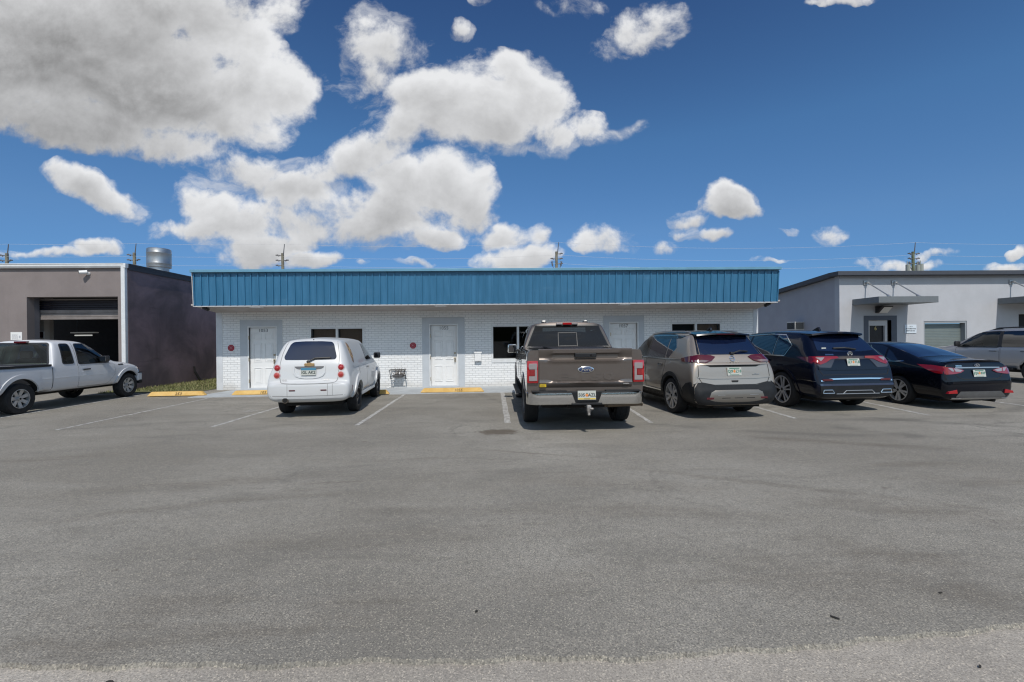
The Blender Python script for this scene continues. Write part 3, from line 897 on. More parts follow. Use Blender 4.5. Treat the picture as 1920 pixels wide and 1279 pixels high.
# ================================================================== BROWN WORKSHOP (left)
LY = 15.55
def PL(px, py, dy=0): return onY(px, py, LY - dy)
M_BRN = mat('taupe_stucco', (0.215, 0.185, 0.178), .85, var=.10, vscale=1.1, bump=.35, bscale=25, streak=.12)
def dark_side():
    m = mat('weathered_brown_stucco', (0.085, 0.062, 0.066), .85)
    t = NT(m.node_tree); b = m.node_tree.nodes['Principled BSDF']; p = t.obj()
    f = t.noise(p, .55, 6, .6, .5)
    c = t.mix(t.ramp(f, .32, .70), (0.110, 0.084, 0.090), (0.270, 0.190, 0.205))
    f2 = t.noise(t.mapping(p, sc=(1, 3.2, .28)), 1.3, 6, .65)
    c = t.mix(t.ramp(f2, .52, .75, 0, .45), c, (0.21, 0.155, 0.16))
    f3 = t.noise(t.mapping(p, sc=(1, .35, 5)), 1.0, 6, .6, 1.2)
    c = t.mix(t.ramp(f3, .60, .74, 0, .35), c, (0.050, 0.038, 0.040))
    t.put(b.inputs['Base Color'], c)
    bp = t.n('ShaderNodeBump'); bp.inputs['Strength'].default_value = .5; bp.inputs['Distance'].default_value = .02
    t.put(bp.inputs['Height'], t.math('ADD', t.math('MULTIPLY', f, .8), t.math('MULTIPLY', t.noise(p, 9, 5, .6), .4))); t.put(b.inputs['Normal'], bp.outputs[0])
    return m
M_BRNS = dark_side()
lb_ = thing('workshop_building', 'taupe stucco workshop with a half open roller door and white corner downpipe', 'building', (0, LY, 0))
cx_ = PL(240, 600).x; zt_ = PL(238, 497).z
LXW = -24.0
dL, dR = PL(50, 560).x, PL(221, 560).x; dT = PL(221, 556).z
M_JAMB = mat('grey_jamb', (.16, .155, .17), .8, var=.1)
mb = MB()
for q in ((LXW, dL, 0, zt_), (dR, cx_, 0, zt_), (dL, dR, dT, zt_)):
    mb.box((q[0], 0, q[2]), (min(q[1], cx_ - .012), .25, q[3]))
mb.build('front_wall', M_BRN, lb_)
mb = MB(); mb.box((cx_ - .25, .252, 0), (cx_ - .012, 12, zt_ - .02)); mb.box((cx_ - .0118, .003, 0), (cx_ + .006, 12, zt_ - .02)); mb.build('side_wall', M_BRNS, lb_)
mb = MB(); mb.box((dL - .03, .252, 0), (dL - .001, .42, dT + .02)); mb.box((dR + .001, .252, 0), (dR + .03, .42, dT + .02)); mb.box((dL - .03, .252, dT + .001), (dR + .03, .42, dT + .03))
mb.build('door_jamb', M_JAMB, lb_)
mb = MB(); mb.box((LXW, -.02, zt_ - .03), (cx_ + .03, 12.1, zt_ - .0)); mb.build('roof', M_ROOF, lb_)
mb = MB(); mb.box((cx_ - .05, .02, zt_), (cx_ + .045, 12.1, zt_ + .05)); mb.box((cx_ + .008, .02, zt_ - .16), (cx_ + .04, 12.1, zt_ - .001)); mb.build('roof_edge', mat('dark_flashing', (.03, .028, .035), .5), lb_)
# gutter and downpipe
mb = MB()
mb.prism([(-.002, zt_ - .10), (-.09, zt_ - .10), (-.125, zt_ - .045), (-.125, zt_ + .0), (-.105, zt_ + .02), (-.002, zt_ + .02)], 'x', LXW, cx_ - .05)
mb.box((LXW, -.135, zt_ + .021), (cx_ - .05, -.0, zt_ + .045), .004)
mb.build('gutter', M_WHITE2, lb_)
mb = MB(); mb.box((cx_ - .13, -.12, 0.02), (cx_ + .0, -.004, zt_ - .02), .012); mb.box((cx_ - .052, -.13, zt_ - .11), (cx_ + .035, -.0, zt_ + .04), .006)
mb.build('downpipe', mat('white_pipe', (.66, .68, .69), .5, var=.06), lb_)
# roller door: closed curtain part-way
ya = .46
rsx = PL(65.6, 590, -.46).x
zc0, zc1 = PL(150, 599, -.3).z, PL(150, 580.5, -.3).z
M_SLAT = mat('grey_brown_slat', (.225, .20, .19), .55, .0, var=.2, vscale=3)
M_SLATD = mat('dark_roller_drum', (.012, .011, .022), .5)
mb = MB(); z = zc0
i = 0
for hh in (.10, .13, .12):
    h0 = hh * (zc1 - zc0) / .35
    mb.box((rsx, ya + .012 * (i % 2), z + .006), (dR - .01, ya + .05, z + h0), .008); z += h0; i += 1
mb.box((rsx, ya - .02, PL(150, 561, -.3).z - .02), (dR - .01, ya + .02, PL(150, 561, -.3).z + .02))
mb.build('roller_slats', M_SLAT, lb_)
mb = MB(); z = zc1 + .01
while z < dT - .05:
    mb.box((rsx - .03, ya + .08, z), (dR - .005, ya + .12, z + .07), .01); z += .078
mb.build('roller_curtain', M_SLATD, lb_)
# inside
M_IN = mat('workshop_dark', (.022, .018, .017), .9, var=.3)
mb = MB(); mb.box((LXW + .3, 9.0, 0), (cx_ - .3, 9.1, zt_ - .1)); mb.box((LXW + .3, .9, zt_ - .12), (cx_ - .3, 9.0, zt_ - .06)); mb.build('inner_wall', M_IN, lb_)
pA, pB = PL(67.5, 620, -1.2), PL(83, 640, -1.2)
mb = MB(); mb.box((pA.x, 1.2, 0.0), (pB.x, 1.4, zt_ - .13)); mb.build('partition', mat('grey_partition', (.50, .48, .45), .8), lb_)
pA2 = PL(93, 620, -1.6)
mb = MB(); mb.box((pA2.x - .12, 1.6, 0.0), (pA2.x, 1.75, zt_ - .13)); mb.build('inner_post', mat('post_grey', (.4, .38, .36), .8), lb_)
q = PL(75, 628, -1.15)
mb = MB(); mb.box((q.x - .12, 1.16, q.z - .12), (q.x + .12, 1.198, q.z + .12), .004); mb.mi = 1; mb.box((q.x - .105, 1.155, q.z - .105), (q.x + .105, 1.16, q.z + .105))
tag(mb.build('framed_notice', [M_WHITE2, mat('notice_dark', (.03, .008, .01), .6)]), 'dark framed notice on the grey partition inside the workshop', 'notice').location.y += LY
q0, q1 = PL(136, 625, -6), PL(181, 627.5, -6)
t_ = thing('strip_light', 'lit tube light hanging inside the dark workshop', 'light', ((q0.x + q1.x) / 2, LY + 6, q0.z))
wl2 = (q1.x - q0.x) / 2
mb = MB(); mb.box((-wl2, -.12, .0), (wl2, .12, .05), .01); mb.build('housing', mat('light_housing', (.5, .5, .48), .5, emit=(1, 1, .95), estr=.06), t_)
mb = MB()
mb.cyl((-wl2 * .7, -.06, -.10), (wl2 * .72, -.06, -.10), .028, n=10); mb.build('tube', mat('lit_tube', (.8, .8, .78), .4, emit=(1, 1, .95), estr=.38), t_)
mb = MB(); mb.cyl((-wl2 * .6, 0, .05), (-wl2 * .6, 0, zt_ - q0.z - .1), .01, n=6); mb.build('hanger', M_BLK, t_)
# paper sign
q0, q1 = PL(20.5, 623), PL(42, 637.5)
t_ = thing('wall_notice', 'white printed notice on the taupe wall left of the roller door', 'notice', ((q0.x + q1.x) / 2, LY, (q0.z + q1.z) / 2))
a, b = (q1.x - q0.x) / 2, (q0.z - q1.z) / 2
mb = MB(); mb.box((-a, -.014, -b), (a, -.002, b), .002); mb.build('board', M_WHITE, t_)
mb = MB(); rg = random.Random(2)
for k in range(6):
    z = b * (.35 - .22 * k); x = -a * .75
    while x < a * .25:
        l = rg.uniform(.02, .06); mb.box((x, -.017, z - .006), (min(x + l, a * .3), -.0142, z + .006)); x += l + .014
mb.box((a * .5, -.017, -b * .55), (a * .75, -.0142, b * .1))
mb.build('printed_lines', mat('pale_ink', (.42, .42, .45), .7), t_)
# bullet camera
q = PL(164, 512)
t_ = thing('bullet_camera', 'white bullet camera on the taupe wall above the roller door', 'camera', (q.x, LY, q.z))
mb = MB(); mb.cyl((.05, -.004, -.02), (.05, -.05, -.02), .055); mb.cyl((.05, -.05, -.02), (.05, -.10, .0), .02); mb.build('wall_mount', M_WHITE, t_)
mb = MB(); mb.cyl((.07, -.08, .02), (-.09, -.20, -.01), .062, n=20); mb.build('camera_body', M_WHITE, t_, True)
mb = MB(); mb.cyl((-.091, -.201, -.0103), (-.097, -.205, -.0115), .05, n=20); mb.build('lens', mat('camera_lens', (.01, .01, .012), .08), t_)
# broken pipe leaning against the side wall
q = onX(364, 687, cx_ + .05); q2 = onX(372, 712, cx_ + .2)
t_ = thing('leaning_pipe', 'broken black pipe leaning against the dark brown side wall', 'pipe', (cx_, 0, 0))
mb = MB(); mb.tube([(.05, q.y, q.z), (.06, q.y + .03, q.z - .25)], .035); mb.tube([(.06, q.y + .03, q.z - .22), (.14, q.y + .2, q.z - .55), (.25, q.y + .32, .02)], .045)
mb.build('pipe_length', mat('black_pipe', (.012, .011, .011), .6), t_)
# roof exhaust fan
Yv = 18.4
v0, v1 = onY(275.5, 480, Yv), onY(321, 480, Yv)
c = (v0.x + v1.x) / 2; r = (v1.x - v0.x) / 2 * .86
z1, z0 = onY(298, 464.5, Yv - .3).z, onY(298, 502, Yv).z
t_ = thing('roof_vent', 'round galvanised exhaust fan on the workshop roof', 'vent', (c, Yv, zt_))
M_GALV = mat('galvanised_drum', (.40, .41, .415), .38, .85, var=.14, vscale=3)
z0 -= zt_; z1 -= zt_
mb = MB(); mb.lathe([(r * .97, z0), (r, z0 + .01), (r, z0 + .12), (r * 1.012, z0 + .13), (r * 1.012, z0 + .15), (r, z0 + .16), (r, z1 - .2), (r * 1.012, z1 - .19), (r * 1.012, z1 - .16), (r, z1 - .15), (r * .985, z1 - .02), (r * .94, z1), (r * .9, z1 - .01), (r * .88, z1 - .1)], n=40)
mb.build('drum', M_GALV, t_, True)
mb = MB(); mb.lathe([(r * .80, .22), (r * .80, z0 + .05)], n=32); mb.lathe([(r * .92, .13), (r * .92, .2), (r * .82, .22)], n=32); mb.build('neck', M_STEEL, t_, True)
mb = MB(); mb.box((-r * .8, -r * .8, .0), (r * .8, r * .8, .14), .02); mb.build('curb', M_STEEL, t_)

# ================================================================== GREY BUILDING (right)
RY = 21.0
def PR(px, py, dy=0): return onY(px, py, RY - dy)
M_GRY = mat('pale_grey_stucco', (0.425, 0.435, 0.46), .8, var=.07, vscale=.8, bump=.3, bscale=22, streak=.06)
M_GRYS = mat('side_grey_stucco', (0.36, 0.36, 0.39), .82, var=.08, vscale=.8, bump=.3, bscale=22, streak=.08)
M_BAND = mat('charcoal_parapet', (0.052, 0.058, 0.072), .6, var=.08)
M_CHAR = mat('charcoal_trim', (0.075, 0.085, 0.11), .6, var=.08)
gb = thing('grey_building', 'pale grey stucco unit building with charcoal roof band and flat door canopies', 'building', (0, RY, 0))
gx = PR(1574, 570).x; gz = PR(1640, 510).z
gz2 = PR(1640, 517.5).z
REX = 44.0
# openings: entrance, garage door
eL, eR = PR(1628, 610).x, PR(1671, 610).x; eT = PR(1650, 600.5).z
gL, gR, gT = PR(1732, 620).x, PR(1813, 620).x, PR(1770, 602).z
e2L, e2R, e2T = PR(1910, 600).x, PR(1970, 600).x, PR(1911, 589).z
mb = MB()
for q in ((gx, eL, 0, gz2), (eL, eR, eT, gz2), (eR, gL, 0, gz2), (gL, gR, gT, gz2), (gR, e2L, 0, gz2), (e2L, e2R, e2T, gz2), (e2R, REX, 0, gz2)):
    mb.box((q[0], 0, q[2]), (q[1], .3, q[3]))
mb.build('front_wall', M_GRY, gb)
# side wall with sloping top
sl = .085
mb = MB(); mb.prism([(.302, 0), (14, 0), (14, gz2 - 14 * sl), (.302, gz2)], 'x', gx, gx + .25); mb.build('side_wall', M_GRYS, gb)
mb = MB(); mb.box((gx - .32, -.35, gz2 + .0), (REX, .28, gz), .01)
mb.build('roof_band', M_BAND, gb)
mb = MB(); mb.box((gx + .0, -.03, gz2 - .11), (REX, -.002, gz2 - .004)); mb.build('band_under_trim', mat('mid_grey_trim', (.30, .31, .33), .7), gb)  # mid-grey strip just below the roof band
mb = MB(); mb.prism([(.282, gz2 - .02), (14.2, gz2 - 14.2 * sl), (14.2, gz2 - 14.2 * sl + .2), (.282, gz)], 'x', gx - .3, gx + .3); mb.build('side_roof_edge', M_BAND, gb)
mb = MB(); mb.prism([(.29, gz2 - .1), (14, gz2 - 14 * sl - .1), (14, gz2 - 14 * sl), (.29, gz2 - .01)], 'x', gx + .31, REX); mb.build('roof', M_ROOF, gb)
# canopies
def canopy(x0px, y0):
    A = onY(1648 + x0px, 571.5, RY - 1.5); B = onY(1760 + x0px, 571.5, RY - 1.5)
    w_ = (B.x - A.x)
    zc = onY(1700, 567.3, RY - 1.5).z; zcT = onY(1700, 555.5, RY - 1.5).z
    mb = MB(); mb.box((A.x, -1.5, zc), (A.x + w_, -.002, zcT), .008)
    cn = mb.build('canopy', mat('grey_canopy_metal', (.145, .16, .17), .55, var=.06), gb)
    for fx in (.235, .735):
        x = A.x + w_ * fx
        zA = onY(1615, 530.5, RY).z
        mb = MB(); mb.box((x - .10, -.05, zA - .10), (x + .10, -.002, zA + .10), .008); mb.cyl((x + .02, -.05, zA), (x + .02, -.16, zA - .02), .06)
        mb.cyl((x + .02, -.14, zA - .02), (x + .02, -1.25, zcT + .06), .028); mb.cyl((x + .02, -1.2, zcT + .08), (x + .02, -1.34, zcT - .01), .05)
        mb.build('tie_rod', M_STEEL, cn)
    return A.x, w_, zc
cxa, cw, czb = canopy(0, 0)
canopy(292, 0)
# entrance
mb = MB()
o0, o1, oT = PR(1619.5, 600).x, PR(1681, 600).x, PR(1650, 592).z
mb.box((o0, -.02, 0), (eL, .28, oT)); mb.box((eR, -.02, 0), (o1, .28, oT)); mb.box((eL, -.02, eT), (eR, .28, oT))
mb.build('door_surround', M_CHAR, gb)
mb = MB(); f = (eR - eL) * .10
mb.box((eL + .002, .06, 0), (eL + f, .27, eT - .002)); mb.box((eL + f, .06, PR(1650, 610.5).z), (eR - .14, .27, eT - .002)); mb.box((eR - .26, .06, 0), (eR - .14, .27, PR(1650, 610.5).z))
mb.build('door_frame', mat('pale_frame', (.46, .46, .47), .6), gb)
mb = MB(); mb.box((eL + f, .15, 0.01), (eR - .26, .2, PR(1650, 610.5).z)); dr = mb.build('door', mat('black_door', (.012, .012, .016), .25), gb)
mb = MB(); q = PR(1646, 616); mb.text('6', .26, face_minus_y(q.x, .14, q.z), .008); mb.build('door_number', mat('gold_number', (.55, .42, .18), .4, .5), dr)
mb = MB(); mb.box((eR - .14, .16, 0), (eR - .002, .27, eT)); mb.build('door_dark_gap', M_DARK, gb)  # dark filler between the frame and the surround
mb = MB(); mb.box((e2L, .25, 0), (e2R, .29, e2T)); mb.build('second_door', M_DARK, gb)
# garage door
mb = MB()
fr = PR(1730, 620).x; 
mb.box((gL, .02, 0), (gL + .07, .28, gT)); mb.box((gR - .07, .02, 0), (gR + .06, .28, gT)); mb.box((gL + .07, .02, gT - .10), (gR - .07, .28, gT))
mb.build('garage_frame', mat('garage_frame_grey', (.26, .28, .30), .6), gb)
mb = MB(); z = 0.02
M_GAR = mat('green_grey_shutter', (.155, .185, .18), .55, var=.08, vscale=2)
while z < gT - .2:
    mb.box((gL + .075, .22, z), (gR - .075, .27, z + .072), .012); z += .075
mb.build('garage_door', M_GAR, gb)
# wall-pack light under the canopy
q = PR(1650, 581)
t_ = thing('wall_light', 'black wall pack light above the black door under the canopy', 'light', (q.x, RY, q.z))
mb = MB(); mb.prism([(-.002, -.15), (-.12, -.15), (-.42, .12), (-.42, .16), (-.002, .16)], 'x', -.24, .28, .012); mb.build('housing', M_BLK, t_)
mb = MB(); mb.prism([(-.135, -.155), (-.425, .105), (-.43, .10), (-.14, -.16)], 'x', -.16, .24); mb.build('diffuser', mat('light_diffuser', (.62, .62, .6), .4), t_)
# company sign
q0, q1 = PR(1695.5, 609), PR(1717.5, 624.5)
t_ = thing('company_sign', 'small white board with dark lettering on the pale wall right of the black door', 'sign', ((q0.x + q1.x) / 2, RY, (q0.z + q1.z) / 2))
a, b = (q1.x - q0.x) / 2, (q0.z - q1.z) / 2
mb = MB(); mb.box((-a, -.03, -b), (a, -.002, b), .003); mb.build('board', mat('sign_white', (.60, .66, .72), .5), t_)
mb = MB(); s_ = .085
mb.text('J & D', s_, face_minus_y(0, -.032, b * .55), .001); mb.text('AUTOMOTIVE', s_ * .92, face_minus_y(0, -.032, b * .02), .001, bold=.002); mb.text('SERVICE INC', s_ * .92, face_minus_y(0, -.032, -b * .48), .001, bold=.002)
mb.build('sign_lettering', mat('ink_black', (.03, .04, .06), .6), t_)
# air conditioner on the side wall
q = onX(1500, 608, gx)
t_ = thing('window_air_conditioner', 'white box air conditioner sticking out of the grey side wall', 'air conditioner', (gx, q.y, q.z))
mb = MB(); mb.box((-.5, -.34, -.30), (-.004, .34, .12), .012); mb.build('casing', mat('ac_casing', (.52, .52, .50), .6), t_)
mb = MB()
for k in range(12): mb.box((-.47 + .037 * k, -.352, -.26), (-.452 + .037 * k, -.341, .08))
mb.build('grille', M_BLK, t_)
mb = MB()
for k in range(14): mb.box((-.512, -.31 + .045 * k, -.26), (-.501, -.285 + .045 * k, .08))
mb.build('side_grille', M_BLK, t_)

# ================================================================== POWER POLES AND WIRES
PY = 46.0
M_POLE = mat('weathered_pole', (.20, .185, .14), .85, var=.3, vscale=3)
M_INS = mat('insulator', (.10, .10, .11), .5)
poles = [(13, 458, 'left'), (252, 457, 'l'), (530, 458, 'c'), (1041, 455, 'c2'), (1712, 455, 'r')]
lbls = ['weathered power pole behind the taupe workshop at the left edge of the photo', 'weathered power pole standing close left of the round roof vent', 'thin power pole behind the left part of the blue roof', 'thin power pole behind the middle of the blue roof', 'green stained power pole crowded with fittings behind the grey building']
tops = []
for i, (px, py, _) in enumerate(poles):
    p = onY(px, py, PY); p2 = onY(px, py + 17, PY)
    t_ = thing('power_pole', lbls[i], 'power pole', (p.x, PY, 0), 0, 'power poles behind the buildings')
    mb = MB(); mb.cyl((.05, 0, 0), (-.02 if i != 3 else .12, 0, p2.z), .19, .13, 12); mb.build('mast', M_POLE if i != 4 else mat('green_pole', (.13, .15, .09), .85, var=.4, vscale=3), t_)
    dx = -.02 if i != 3 else .12
    mb = MB(); mb.cyl((dx + .1, -.05, p2.z - .2), (dx + .22, -.05, p.z), .05, .035, 8); mb.build('top_pin', M_INS, t_)
    lv = [p2.z - .25, p2.z - .75, p2.z - 1.25]
    for k, z in enumerate(lv):
        for sgn in ((-1, 1) if (k == 1 or i == 4) else ((-1,) if i < 3 else (1,))):
            mb = MB(); mb.cyl((dx + .1 * sgn, -.06, z), (dx + .62 * sgn, -.1, z + .05), .035, .06, 8); mb.cyl((dx + .3 * sgn, -.08, z - .03), (dx + .5 * sgn, -.1, z + .1), .075, .05, 8)
            mb.build('insulator', M_INS, t_)
    tops.append([Vector((p.x + dx + .2, PY - .05, p.z))] + [Vector((p.x + dx, PY - .1, z)) for z in (p2.z - .35, p2.z - 1.2)])
    if i in (3, 4):
        for sgn in (-1, 1):
            mb = MB(); z = onY(px, 497, PY).z
            mb.cyl((dx + .2 * sgn, -.05, z - .5), (dx + .45 * sgn, -.1, z - .05), .03, n=6); mb.cyl((dx + .42 * sgn, -.1, z - .1), (dx + .5 * sgn, -.1, z + .3), .08, .05, 8); mb.ball((dx + .46 * sgn, -.1, z + .3), (.12, .06, .05))
            mb.build('cutout_fuse', M_INS, t_)
    if i == 4:
        for dx2, zz_ in ((-.75, 503), (.65, 502), (.3, 504)):
            z = onY(px, zz_, PY).z
            mb = MB(); mb.cyl((dx2, -.2, z - .8), (dx2, -.2, z + .35), .2, n=14); mb.cyl((dx2 - .08, -.2, z + .3), (dx2 - .08, -.2, z + .7), .04, n=6); mb.build('transformer', mat('transformer_grey', (.28, .30, .27), .6), t_)
far_l = [t - Vector((16, 0, 0)) for t in tops[0]]; far_r = [t + Vector((28, 0, .2)) for t in tops[-1]]
seq = [far_l] + tops + [far_r]
M_WIRE = mat('pale_wire', (.62, .62, .62), .5, .0)
for k in range(3):
    cu_pts = []
    for A, B in zip(seq[:-1], seq[1:]):
        a, b = A[k], B[k]; span = (b - a).length
        for j in range(16):
            s = j / 16; q = a.lerp(b, s); q = q.copy(); q.z -= 4 * s * (1 - s) * span * .013 * (span / 30); cu_pts.append(q)
    mb = MB()
    for a, b in zip(cu_pts[:-1], cu_pts[1:]): mb.cyl(a, b, .008, n=5, caps=False)
    tag(mb.build('overhead_wire', M_WIRE), ['uppermost of the three thin overhead wires between the power poles', 'middle of the three thin overhead wires between the power poles', 'lowest of the three thin overhead wires between the power poles'][k], 'wire', 'overhead wires')
# ================================================================== VEHICLE KIT
def chaikin(P, it=2, closed=False):
    P = [tuple(p) for p in P]
    for _ in range(it):
        Q = []
        n = len(P)
        if closed:
            for i in range(n):
                a, b = P[i], P[(i + 1) % n]
                Q.append(tuple(.75 * x + .25 * y for x, y in zip(a, b))); Q.append(tuple(.25 * x + .75 * y for x, y in zip(a, b)))
        else:
            Q.append(P[0])
            for i in range(n - 1):
                a, b = P[i], P[i + 1]
                if i > 0: Q.append(tuple(.75 * x + .25 * y for x, y in zip(a, b)))
                if i < n - 2: Q.append(tuple(.25 * x + .75 * y for x, y in zip(a, b)))
            Q.append(P[-1])
        P = Q
    return P

def rounded(poly, r, n=4):
    out = []; k = len(poly)
    for i in range(k):
        p0, p, p1 = Vector(poly[i - 1]), Vector(poly[i]), Vector(poly[(i + 1) % k])
        a, b = p0 - p, p1 - p; la, lb = a.length, b.length
        if la < 1e-6 or lb < 1e-6: continue
        a /= la; b /= lb; q = min(r, la * .45, lb * .45)
        A, B = p + a * q, p + b * q
        for j in range(n + 1):
            t = j / n; out.append(tuple(A * (1 - t) ** 2 + p * 2 * t * (1 - t) + B * t * t))
    return out

M_RUB = mat('tyre_rubber', (0.016, 0.016, 0.017), .85, var=.25, vscale=9, bump=.2, bscale=30)
M_WELL = mat('wheel_well', (0.006, 0.006, 0.006), .9)
M_CHROME = mat('chrome', (0.70, 0.70, 0.69), .13, 1.0)
M_SATIN = mat('satin_silver', (0.42, 0.42, 0.42), .32, .8)
M_SEAM = mat('panel_gap', (0.010, 0.010, 0.010), .8)
M_TRIMB = mat('textured_black_trim', (0.013, 0.014, 0.016), .55, 0, 0, .3, var=.2, vscale=8)
M_LRED = mat('lamp_red', (0.33, 0.006, 0.010), .08, 0, 1.0)
M_LREDD = mat('lamp_dark_red', (0.075, 0.003, 0.008), .06, 0, 1.0)
M_LRED2 = mat('lamp_red_gloss', (0.20, 0.004, 0.007), .06, 0, 1.0)
M_GCAB = mat('grey_cabin', (0.34, 0.34, 0.335), .85)
M_LCLR = mat('lamp_clear', (0.29, 0.26, 0.265), .12, .2, 1.0)
M_LSMK = mat('lamp_smoked', (0.03, 0.02, 0.02), .05, 0, 1.0)
M_UNDER = mat('underbody', (0.012, 0.011, 0.010), .9)
M_PLATE = mat('plate_white', (0.47, 0.48, 0.44), .45)
M_PLATEG = mat('plate_green', (0.03, 0.16, 0.11), .5)
M_PLATEO = mat('plate_orange', (0.62, 0.22, 0.06), .5)
M_PLATEY = mat('plate_yellow', (0.60, 0.42, 0.04), .5)
M_PLATEB = mat('plate_blue', (0.05, 0.19, 0.30), .5)
M_PLATEK = mat('plate_ink', (0.04, 0.06, 0.06), .5)
M_SEAT = mat('seat_cloth', (0.04, 0.04, 0.042), .9)
M_CAB = mat('cabin_trim', (0.022, 0.021, 0.022), .85)
G_DARK = mat('privacy_glass', (0.004, 0.005, 0.008), .015, 0, 1.0, 1.0)
G_NAVY = mat('blue_tinted_glass', (0.004, 0.008, 0.026), .015, 0, 1.0, 1.0)
G_NAVY.node_tree.nodes['Principled BSDF'].inputs['Coat IOR'].default_value = 1.55
G_CLEAR = glass('clear_car_glass', (.82, .95, .90), .88, .01, 1.1)
G_MID = glass('tinted_car_glass', (.75, .9, .95), .16, .01, 1.3)

class Car:
    def __init__(self, name, label, cat, loc, rotz, group=None, sc=(1, 1, 1)):
        self.t = thing(name, label, cat, (loc[0], loc[1], 0), rotz, group)
        self.t.scale = sc
    # ---- body by lofted half rings (x >= 0), mirrored
    def loft(self, st, mats, arches=(), tunnels=(), it=2, cuts=(), name='body'):
        N = len(st[0][1])
        rings = [chaikin(r, it) for (_, r) in st]
        ys = [y for (y, _) in st]
        K = len(rings[0])
        cols = []
        for k in range(K):
            cols.append(chaikin([(ys[i], rings[i][k][0], rings[i][k][1]) for i in range(len(st))], it))
        n = len(cols[0])
        bm = bmesh.new()
        Rv = []
        for i in range(n):
            right = []; left = []
            for k in range(K):
                y, x, z = cols[k][i]
                if x < 1e-5:
                    v_ = bm.verts.new((0, y, z)); right.append(v_); left.append(v_)
                else:
                    right.append(bm.verts.new((x, y, z))); left.append(bm.verts.new((-x, y, z)))
            Rv.append((right, left))
        def F(vs):
            u_ = []
            for v_ in vs:
                if v_ not in u_: u_.append(v_)
            if len(u_) > 2:
                try: bm.faces.new(u_)
                except ValueError: pass
        for i in range(n - 1):
            for k in range(K - 1):
                a, b = Rv[i], Rv[i + 1]
                F((a[0][k], a[0][k + 1], b[0][k + 1], b[0][k]))
                F((a[1][k], b[1][k], b[1][k + 1], a[1][k + 1]))
        for i, flip in ((0, 0), (n - 1, 1)):
            a = Rv[i]
            for k in range(K - 1):
                F((a[0][k], a[1][k], a[1][k + 1], a[0][k + 1]))
        bmesh.ops.recalc_face_normals(bm, faces=bm.faces[:])
        self.bvh = BVHTree.FromBMesh(bm)
        me = bpy.data.meshes.new(name); bm.to_mesh(me); bm.free()
        for m in mats: me.materials.append(m)
        o = bpy.data.objects.new(name, me); COL.objects.link(o)
        # cut wheel arches, glass tunnels, beds
        cutters = []
        for (y, z, r, depth) in arches:
            for s in (1, -1):
                mb = MB(); mb.cyl((s * 1.6, y, z), (s * depth, y, z), r, n=40); cutters.append(mb.build('cutter', M_WELL))
        for poly, axis, lo, hi, m_ in tunnels:
            mb = MB(); mb.prism(poly, axis, lo, hi); cutters.append(mb.build('cutter', m_))
        if cutters:
            for c in cutters:
                md = o.modifiers.new('cut', 'BOOLEAN'); md.operation = 'DIFFERENCE'; md.object = c; md.solver = 'EXACT'; md.material_mode = 'TRANSFER'
            dg = bpy.context.evaluated_depsgraph_get()
            me2 = bpy.data.meshes.new_from_object(o.evaluated_get(dg), depsgraph=dg)
            o.modifiers.clear(); o.data = me2
            bpy.data.meshes.remove(me)
            for c in cutters:
                cm = c.data; bpy.data.objects.remove(c); bpy.data.meshes.remove(cm)
        o.data.name = name
        o.data.shade_smooth(); o.data.set_sharp_from_angle(angle=R(34))
        o.parent = self.t
        self.body = o
        return o
    # ---- surface access
    def hit(self, a, b, view):
        if view == 'R': p, d = Vector((2.5, a, b)), Vector((-1, 0, 0))
        elif view == 'L': p, d = Vector((-2.5, a, b)), Vector((1, 0, 0))
        elif view == 'B': p, d = Vector((a, -2.5, b)), Vector((0, 1, 0))
        elif view == 'F': p, d = Vector((a, 9, b)), Vector((0, -1, 0))
        else: p, d = Vector((a, b, 4)), Vector((0, 0, -1))
        r = self.bvh.ray_cast(p, d)
        if r[0] is None:
            q = {'R': Vector((1, a, b)), 'L': Vector((-1, a, b)), 'B': Vector((a, .1, b)), 'F': Vector((a, 4.6, b)), 'T': Vector((a, b, 1.5))}[view]
            r = self.bvh.find_nearest(q)
        return r[0], r[1]
    def patch(self, name, poly, view, m, off=.004, parent=None, rnd=0, step=.07, thick=None, mb=None, nrm=True):
        if rnd: poly = rounded(poly, .055 * rnd)
        bm = bmesh.new()
        f = bm.faces.new([bm.verts.new((p[0], p[1], 0)) for p in poly])
        for ax in (0, 1):
            lo = min(p[ax] for p in poly); hi = max(p[ax] for p in poly)
            k = math.ceil((hi - lo) / step)
            for i in range(1, k):
                co = [0, 0, 0]; no = [0, 0, 0]; co[ax] = lo + (hi - lo) * i / k; no[ax] = 1
                bmesh.ops.bisect_plane(bm, geom=bm.verts[:] + bm.edges[:] + bm.faces[:], plane_co=co, plane_no=no)
        inner = {}
        vd = {'R': Vector((1, 0, 0)), 'L': Vector((-1, 0, 0)), 'B': Vector((0, -1, 0)), 'F': Vector((0, 1, 0)), 'T': Vector((0, 0, 1))}[view]
        for v_ in bm.verts:
            p, n_ = self.hit(v_.co.x, v_.co.y, view)
            if n_.dot(vd) < 0: n_ = -n_
            d = (n_ if (nrm and n_.dot(vd) > .25) else vd)
            v_.co = p + d * off
            inner[v_] = d
        for f in bm.faces:
            f.normal_update()
            if f.normal.dot(vd) < 0: f.normal_flip()
        be = [e for e in bm.edges if e.is_boundary]
        r = bmesh.ops.extrude_edge_only(bm, edges=be)
        th = off + .012 if thick is None else thick
        nv = [g for g in r['geom'] if isinstance(g, bmesh.types.BMVert)]
        src = {}
        for v_ in nv:
            # matching original
            for e in v_.link_edges:
                w_ = e.other_vert(v_)
                if w_ in inner: src[v_] = w_
        for v_ in nv:
            v_.co = v_.co - inner[src[v_]] * th
